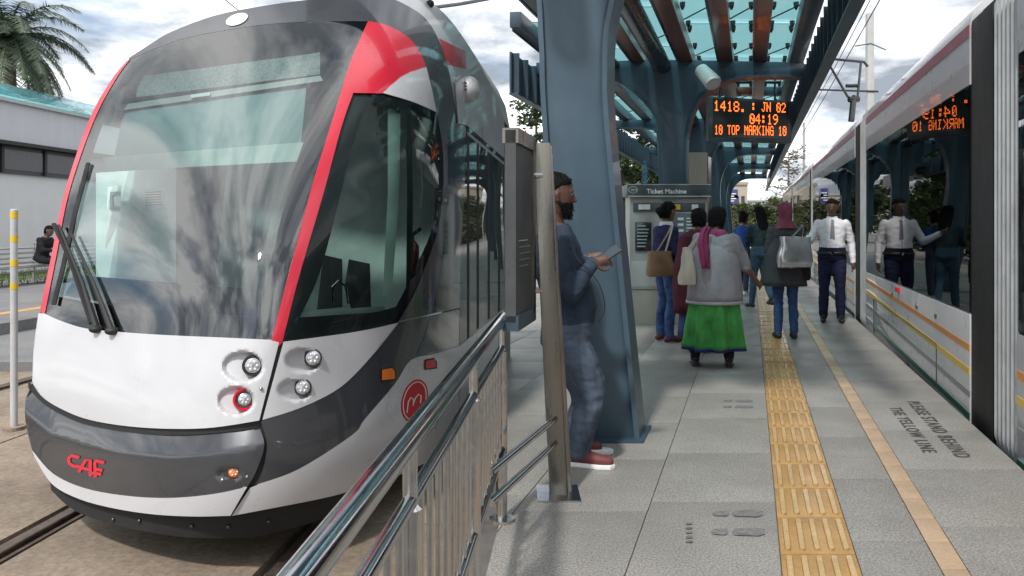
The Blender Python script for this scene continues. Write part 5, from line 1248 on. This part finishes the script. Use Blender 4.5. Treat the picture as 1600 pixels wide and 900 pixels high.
shell('skirt', GREEN, D_, [ringe(zc(zpx(py), dx), (w, .03, 0), (-.02, w * .78, 0), 80, pleat=pl, np_=7) for py, w, pl, dx in ((455, .20, .0, 0), (470, .232, .06, 0), (500, .252, .11, 0), (522, .266, .14, 0), (541, .28, .17, 0))], .010, 7, 3, thick=.006, sub=4)
shell('skirt_hem', mat('hem_blue', (.015, .02, .16), .7), D_, [ringe(zc(zpx(py)), (w, .03, 0), (-.02, w * .78, 0), 80, pleat=.17, np_=7) for py, w in ((538, .276), (545.5, .281))], .010, 7, 3, thick=.004, sub=1)
shell('cardigan_skirt', CARD, D_, [ringe(zc(zpx(py), dx), (w, .02, 0), (-.02, d, 0), 40) for py, w, d, dx in ((380, .17, .12, 0), (402, .24, .178, 0), (440, .262, .205, 0), (470, .272, .215, .0))], .010, 8, 12, thick=.012)
shell('cardigan_hem', mat('hem_pale', (.42, .40, .44), .8), D_, [ringe(zc(zpx(py)), (w, .02, 0), (-.02, d, 0), 40) for py, w, d in ((469, .277, .219), (473.5, .277, .219))], .010, 8, 12, thick=.010, sub=1)
PINK = cloth('pink_scarf', (.28, .05, .13), .45, .5, 30)
YD = JD['pelvis'].y
shell('scarf', PINK, D_, [[G(px + dx * w, py, YD - .14 - dd + .02 * math.sin(dx * 9)) for dx in (-1, -.6, -.2, .2, .6, 1)] for px, py, w, dd in ((1104, 356, 7, .0), (1099, 368, 8, .06), (1098, 385, 8, .10), (1100, 402, 7.5, .12), (1102, 420, 6, .125))], .008, 30, 1, closed=False, thick=.010)
shell('scarf', PINK, D_, [ringe(JD['neck'] + Vector((0, 0, z)), FD['lat'] * r, FD['fw'] * r * .9, 24) for z, r in ((-.05, .13), (-.015, .115), (.03, .085))], .010, 26, 2, thick=.012)
for S in 'RL':
    a = JD['an' + S]; to = JD['toe' + S]; fd = (to - a); fd.z = 0; fd.normalize(); sd = Vector((-fd.y, fd.x, 0))
    MB().prism([Vector((a.x, a.y, .0)) + fd * (u * .26 - .07) + sd * v for u, v in ((0, -.03), (.35, -.04), (.75, -.05), (1, 0), (.75, .05), (.35, .04), (0, .03))], (0, 0, .02)).build('sandal_sole', SHOEB, D_, bevel=.004)
tote('shoulder_bag', 'slouchy cream cloth shoulder bag of the woman in green', CREAM, G(1074, 416, YD - .16), (.075, .02, 0), (-.01, .07, 0), .36, .62, 1.05, .014, sh=JD['shL'] + Vector((-.01, -.09, .05)))
# ---- woman with the silver bag
COAT = cloth('charcoal_coat', (.055, .055, .06), .15, .35, 10); COATB = cloth('dark_brown_cloth', (.028, .025, .025), .15); ROSE = cloth('rose_headscarf', (.20, .055, .085), .25, .4, 20)
J, q, f, k = stand(1228, 529, 1.66, 6, aR=((.235, .0, 1.14), (.20, .16, 1.03)), aL=((-.225, .02, 1.13), (-.17, .22, 1.08)))
E_, hpE, ME, JE, FE = person(dict(label='woman in charcoal coat and rose headscarf carrying a silver bag', mats=[SKIN, COAT, JEANS, SHOEB], J=J, face=tuple(f), s=.97, fat=1.12, leg=.98, longtop=True))
zc = lambda z, dx=0: Vector((JE['pelvis'].x + dx, JE['pelvis'].y, z)); YE = JE['pelvis'].y; zpx = lambda py: EYE + (HZ - py) / F * YE
shell('coat_skirt', COAT, E_, [ringe(zc(zpx(py), dx), (w, 0, 0), (0, w * .74, 0), 40, pleat=pl, np_=5) for py, w, dx, pl in ((366, .14, 0, 0), (392, .222, -.01, .01), (420, .255, -.02, .02), (446, .285, -.03, .035))], .012, 7, 4, thick=.012)
shell('jumper_hem', COATB, E_, [ringe(zc(zpx(py), .11), (w, 0, 0), (0, w * .9, 0), 30, pleat=.03, np_=5) for py, w in ((405, .17), (425, .185), (437, .18))], .012, 9, 9, thick=.012)
shell('headscarf', ROSE, E_, [[hpE(w * math.cos(2 * math.pi * j / 26), cy + d * math.sin(2 * math.pi * j / 26), z) for j in range(26)] for z, w, d, cy in ((-.21, .15, .12, -.03), (-.16, .115, .11, -.02), (-.10, .078, .09, -.012), (-.03, .083, .102, -.012), (.04, .089, .110, -.012), (.085, .080, .098, -.012), (.116, .055, .07, -.012), (.13, .02, .03, -.012))], .006, 22, 3, cap=True, thick=0, sub=2)
tote('tote_bag', 'crumpled silver tote bag hanging on the charcoal coat', SILV, G(1242, 394, YE - .24), (.205, .03, 0), (-.01, .075, 0), .37, .90, 1.06, .020, sh=JE['shR'] + Vector((.0, -.09, .05)))
# ---- officer in white shirt
SHIRT = cloth('white_shirt', (.68, .68, .72), .05, .35, 9); NAVT = cloth('navy_trousers', (.016, .018, .05), .15)
J, q, f, k = stand(1300, 503, 1.76, 200, aR=((.29, .08, 1.15), (.46, .22, 1.26)), aL=((-.255, -.02, 1.12), (-.27, .05, .86)), wide=.105)
F_, hpF, MF, JF, FF = person(dict(label='man in white shirt, grey tie and navy trousers beside the tram', mats=[SKIN2, SHIRT, NAVT, SHOEB], J=J, face=tuple(f + Vector((-.1, 0, 0))), fat=1.22, belly=.03, leg=1.16, arm=1.12, fold=.006))
hair(F_, hpF, 'short', seed=9)
def onfront(u, x, off=.0):
    c = JF['pelvis'] + (JF['neck'] - JF['pelvis']) * u; return c + FF['lat'] * x + FF['fw'] * off
TIE = cloth('grey_tie', (.22, .22, .25), .1)
MB().rings([[onfront(u, x, o) for x in (-w, 0, w)] for u, w, o in ((.97, .022, .086), (.93, .016, .115), (.8, .022, .142), (.55, .030, .152), (.35, .034, .160), (.22, .036, .160), (.18, .004, .158))], closed=False).build('tie', TIE, F_, smooth=True)
shell('collar', SHIRT, F_, [ringe(JF['neck'] + Vector((0, 0, z)), FF['lat'] * r, FF['fw'] * r, 20) for z, r in ((-.03, .09), (.025, .068))], .002, 30, 0, thick=.008)
shell('belt', SHOEB, F_, [ringe(JF['pelvis'] + FF['fw'] * o + Vector((0, 0, z)), FF['lat'] * .205, FF['fw'] * .155, 30, pw=.85) for z, o in ((.035, .012), (.075, .012))], 0, 1, 0, thick=.006, sub=1)
bk_ = JF['pelvis'] + FF['fw'] * .168 + Vector((0, 0, .055)); MB().box(bk_.x - .025, bk_.x + .025, bk_.y - .008, bk_.y + .008, bk_.z - .02, bk_.z + .02).build('buckle', STEEL, F_, bevel=.004)
# ---- two people further along
TEAL = cloth('blue_top', (.02, .07, .28), .15); DTEAL = cloth('dark_teal_top', (.04, .055, .065), .2); DEN = cloth('denim_skirt', (.06, .11, .17), .2)
J, q, f, k = stand(1161, 461, 1.62, 60, aR=((.2, .05, 1.12), (.10, .3, 1.1)), aL=((-.2, .05, 1.12), (-.05, .3, 1.05)), wide=.075)
G_, hpG, MG, JG, FG = person(dict(label='woman in bright blue top and white trainers further along the platform', mats=[SKIN, TEAL, cloth('slate_trousers', (.05, .06, .10), .2), mat('trainer_white', (.7, .7, .7), .5)], J=J, face=tuple(f), s=.95, voxel=.012))
hair(G_, hpG, 'long', seed=12); shell('hair_bun', HAIR, G_, [ringe(hpG(0, -.05, .12) + MG @ Vector((0, 0, z)), MG @ Vector((r, 0, 0)), MG @ Vector((0, r, 0)), 14) for z, r in ((-.05, .02), (0, .055), (.045, .02))], .012, 30, 4, cap=True, thick=0, sub=2)
J, q, f, k = stand(1188, 481, 1.68, -15, aR=((.215, .0, 1.13), (.2, .12, .95)), aL=((-.21, .08, 1.13), (-.1, .27, 1.12)), step=-.12)
J['anR'] = J['anR'] + Vector((-.02, -.12, .13)); J['toeR'] = J['anR'] + Vector((-.02, .10, -.11)); J['knR'] = J['knR'] + Vector((0, .06, .02))
H_, hpH, MH, JH, FH = person(dict(label='person in dark teal top and blue jeans walking beyond the silver bag', mats=[SKIN, DTEAL, DEN, SHOEB], J=J, face=tuple(f), s=.97, voxel=.012, fat=1.08))
hair(H_, hpH, 'long', seed=15)
shell('hair_fall', HAIR, H_, [[hpH(w * math.cos(2 * math.pi * j / 22), cy + d * math.sin(2 * math.pi * j / 22), z) for j in range(22)] for z, w, d, cy in ((-.26, .08, .04, -.11), (-.18, .10, .05, -.10), (-.08, .098, .065, -.075), (0, .095, .075, -.06), (.08, .08, .07, -.045))], .012, 20, 3, cap=True, thick=0, sub=2)
# ---- sitter across the tracks
bx0 = P(62, 440, 15.9); bz = .49
DJ = cloth('black_jacket', (.016, .016, .018), .2)
o = Vector((bx0.x, 0, 0)); by = None
ls_ = LP(-12.6, 0, 0)
tt = 12.9
while True:
    w = LP(-12.62, tt, 0); px = CX + w.x / w.y * F
    if px > 62 or tt > 24: break
    tt += .05
sb = LP(-12.62, tt, 0); fwd = LP(1, 0, 0) - LP(0, 0, 0); rgt = Vector((fwd.y, -fwd.x, 0))
def sq(r, f_, z): return sb + rgt * r + fwd * f_ + Vector((0, 0, z))
I_, hpI, MI, JI, FI = person(dict(label='person in black jacket sitting on the bench across the tracks', mats=[SKIN2, DJ, DJ, SHOEB], voxel=.013, fat=1.15, arm=1.15, face=tuple(fwd + Vector((.3, 0, -.4))), longtop=True,
    J=dict(pelvis=sq(0, .02, .60), neck=sq(0, .16, 1.10), head=sq(0, .23, 1.24), shR=sq(.18, .13, 1.05), shL=sq(-.18, .13, 1.05), elR=sq(.22, .24, .80), elL=sq(-.22, .24, .80), wrR=sq(.08, .42, .80), wrL=sq(-.08, .42, .82),
           hipR=sq(.09, .05, .58), hipL=sq(-.09, .05, .58), knR=sq(.11, .47, .56), knL=sq(-.11, .47, .56), anR=sq(.11, .45, .14), anL=sq(-.11, .45, .14), toeR=sq(.12, .62, .09), toeL=sq(-.12, .62, .09))))
hair(I_, hpI, 'short', seed=22)
I_.location = (0, 0, 0) if False else I_.location
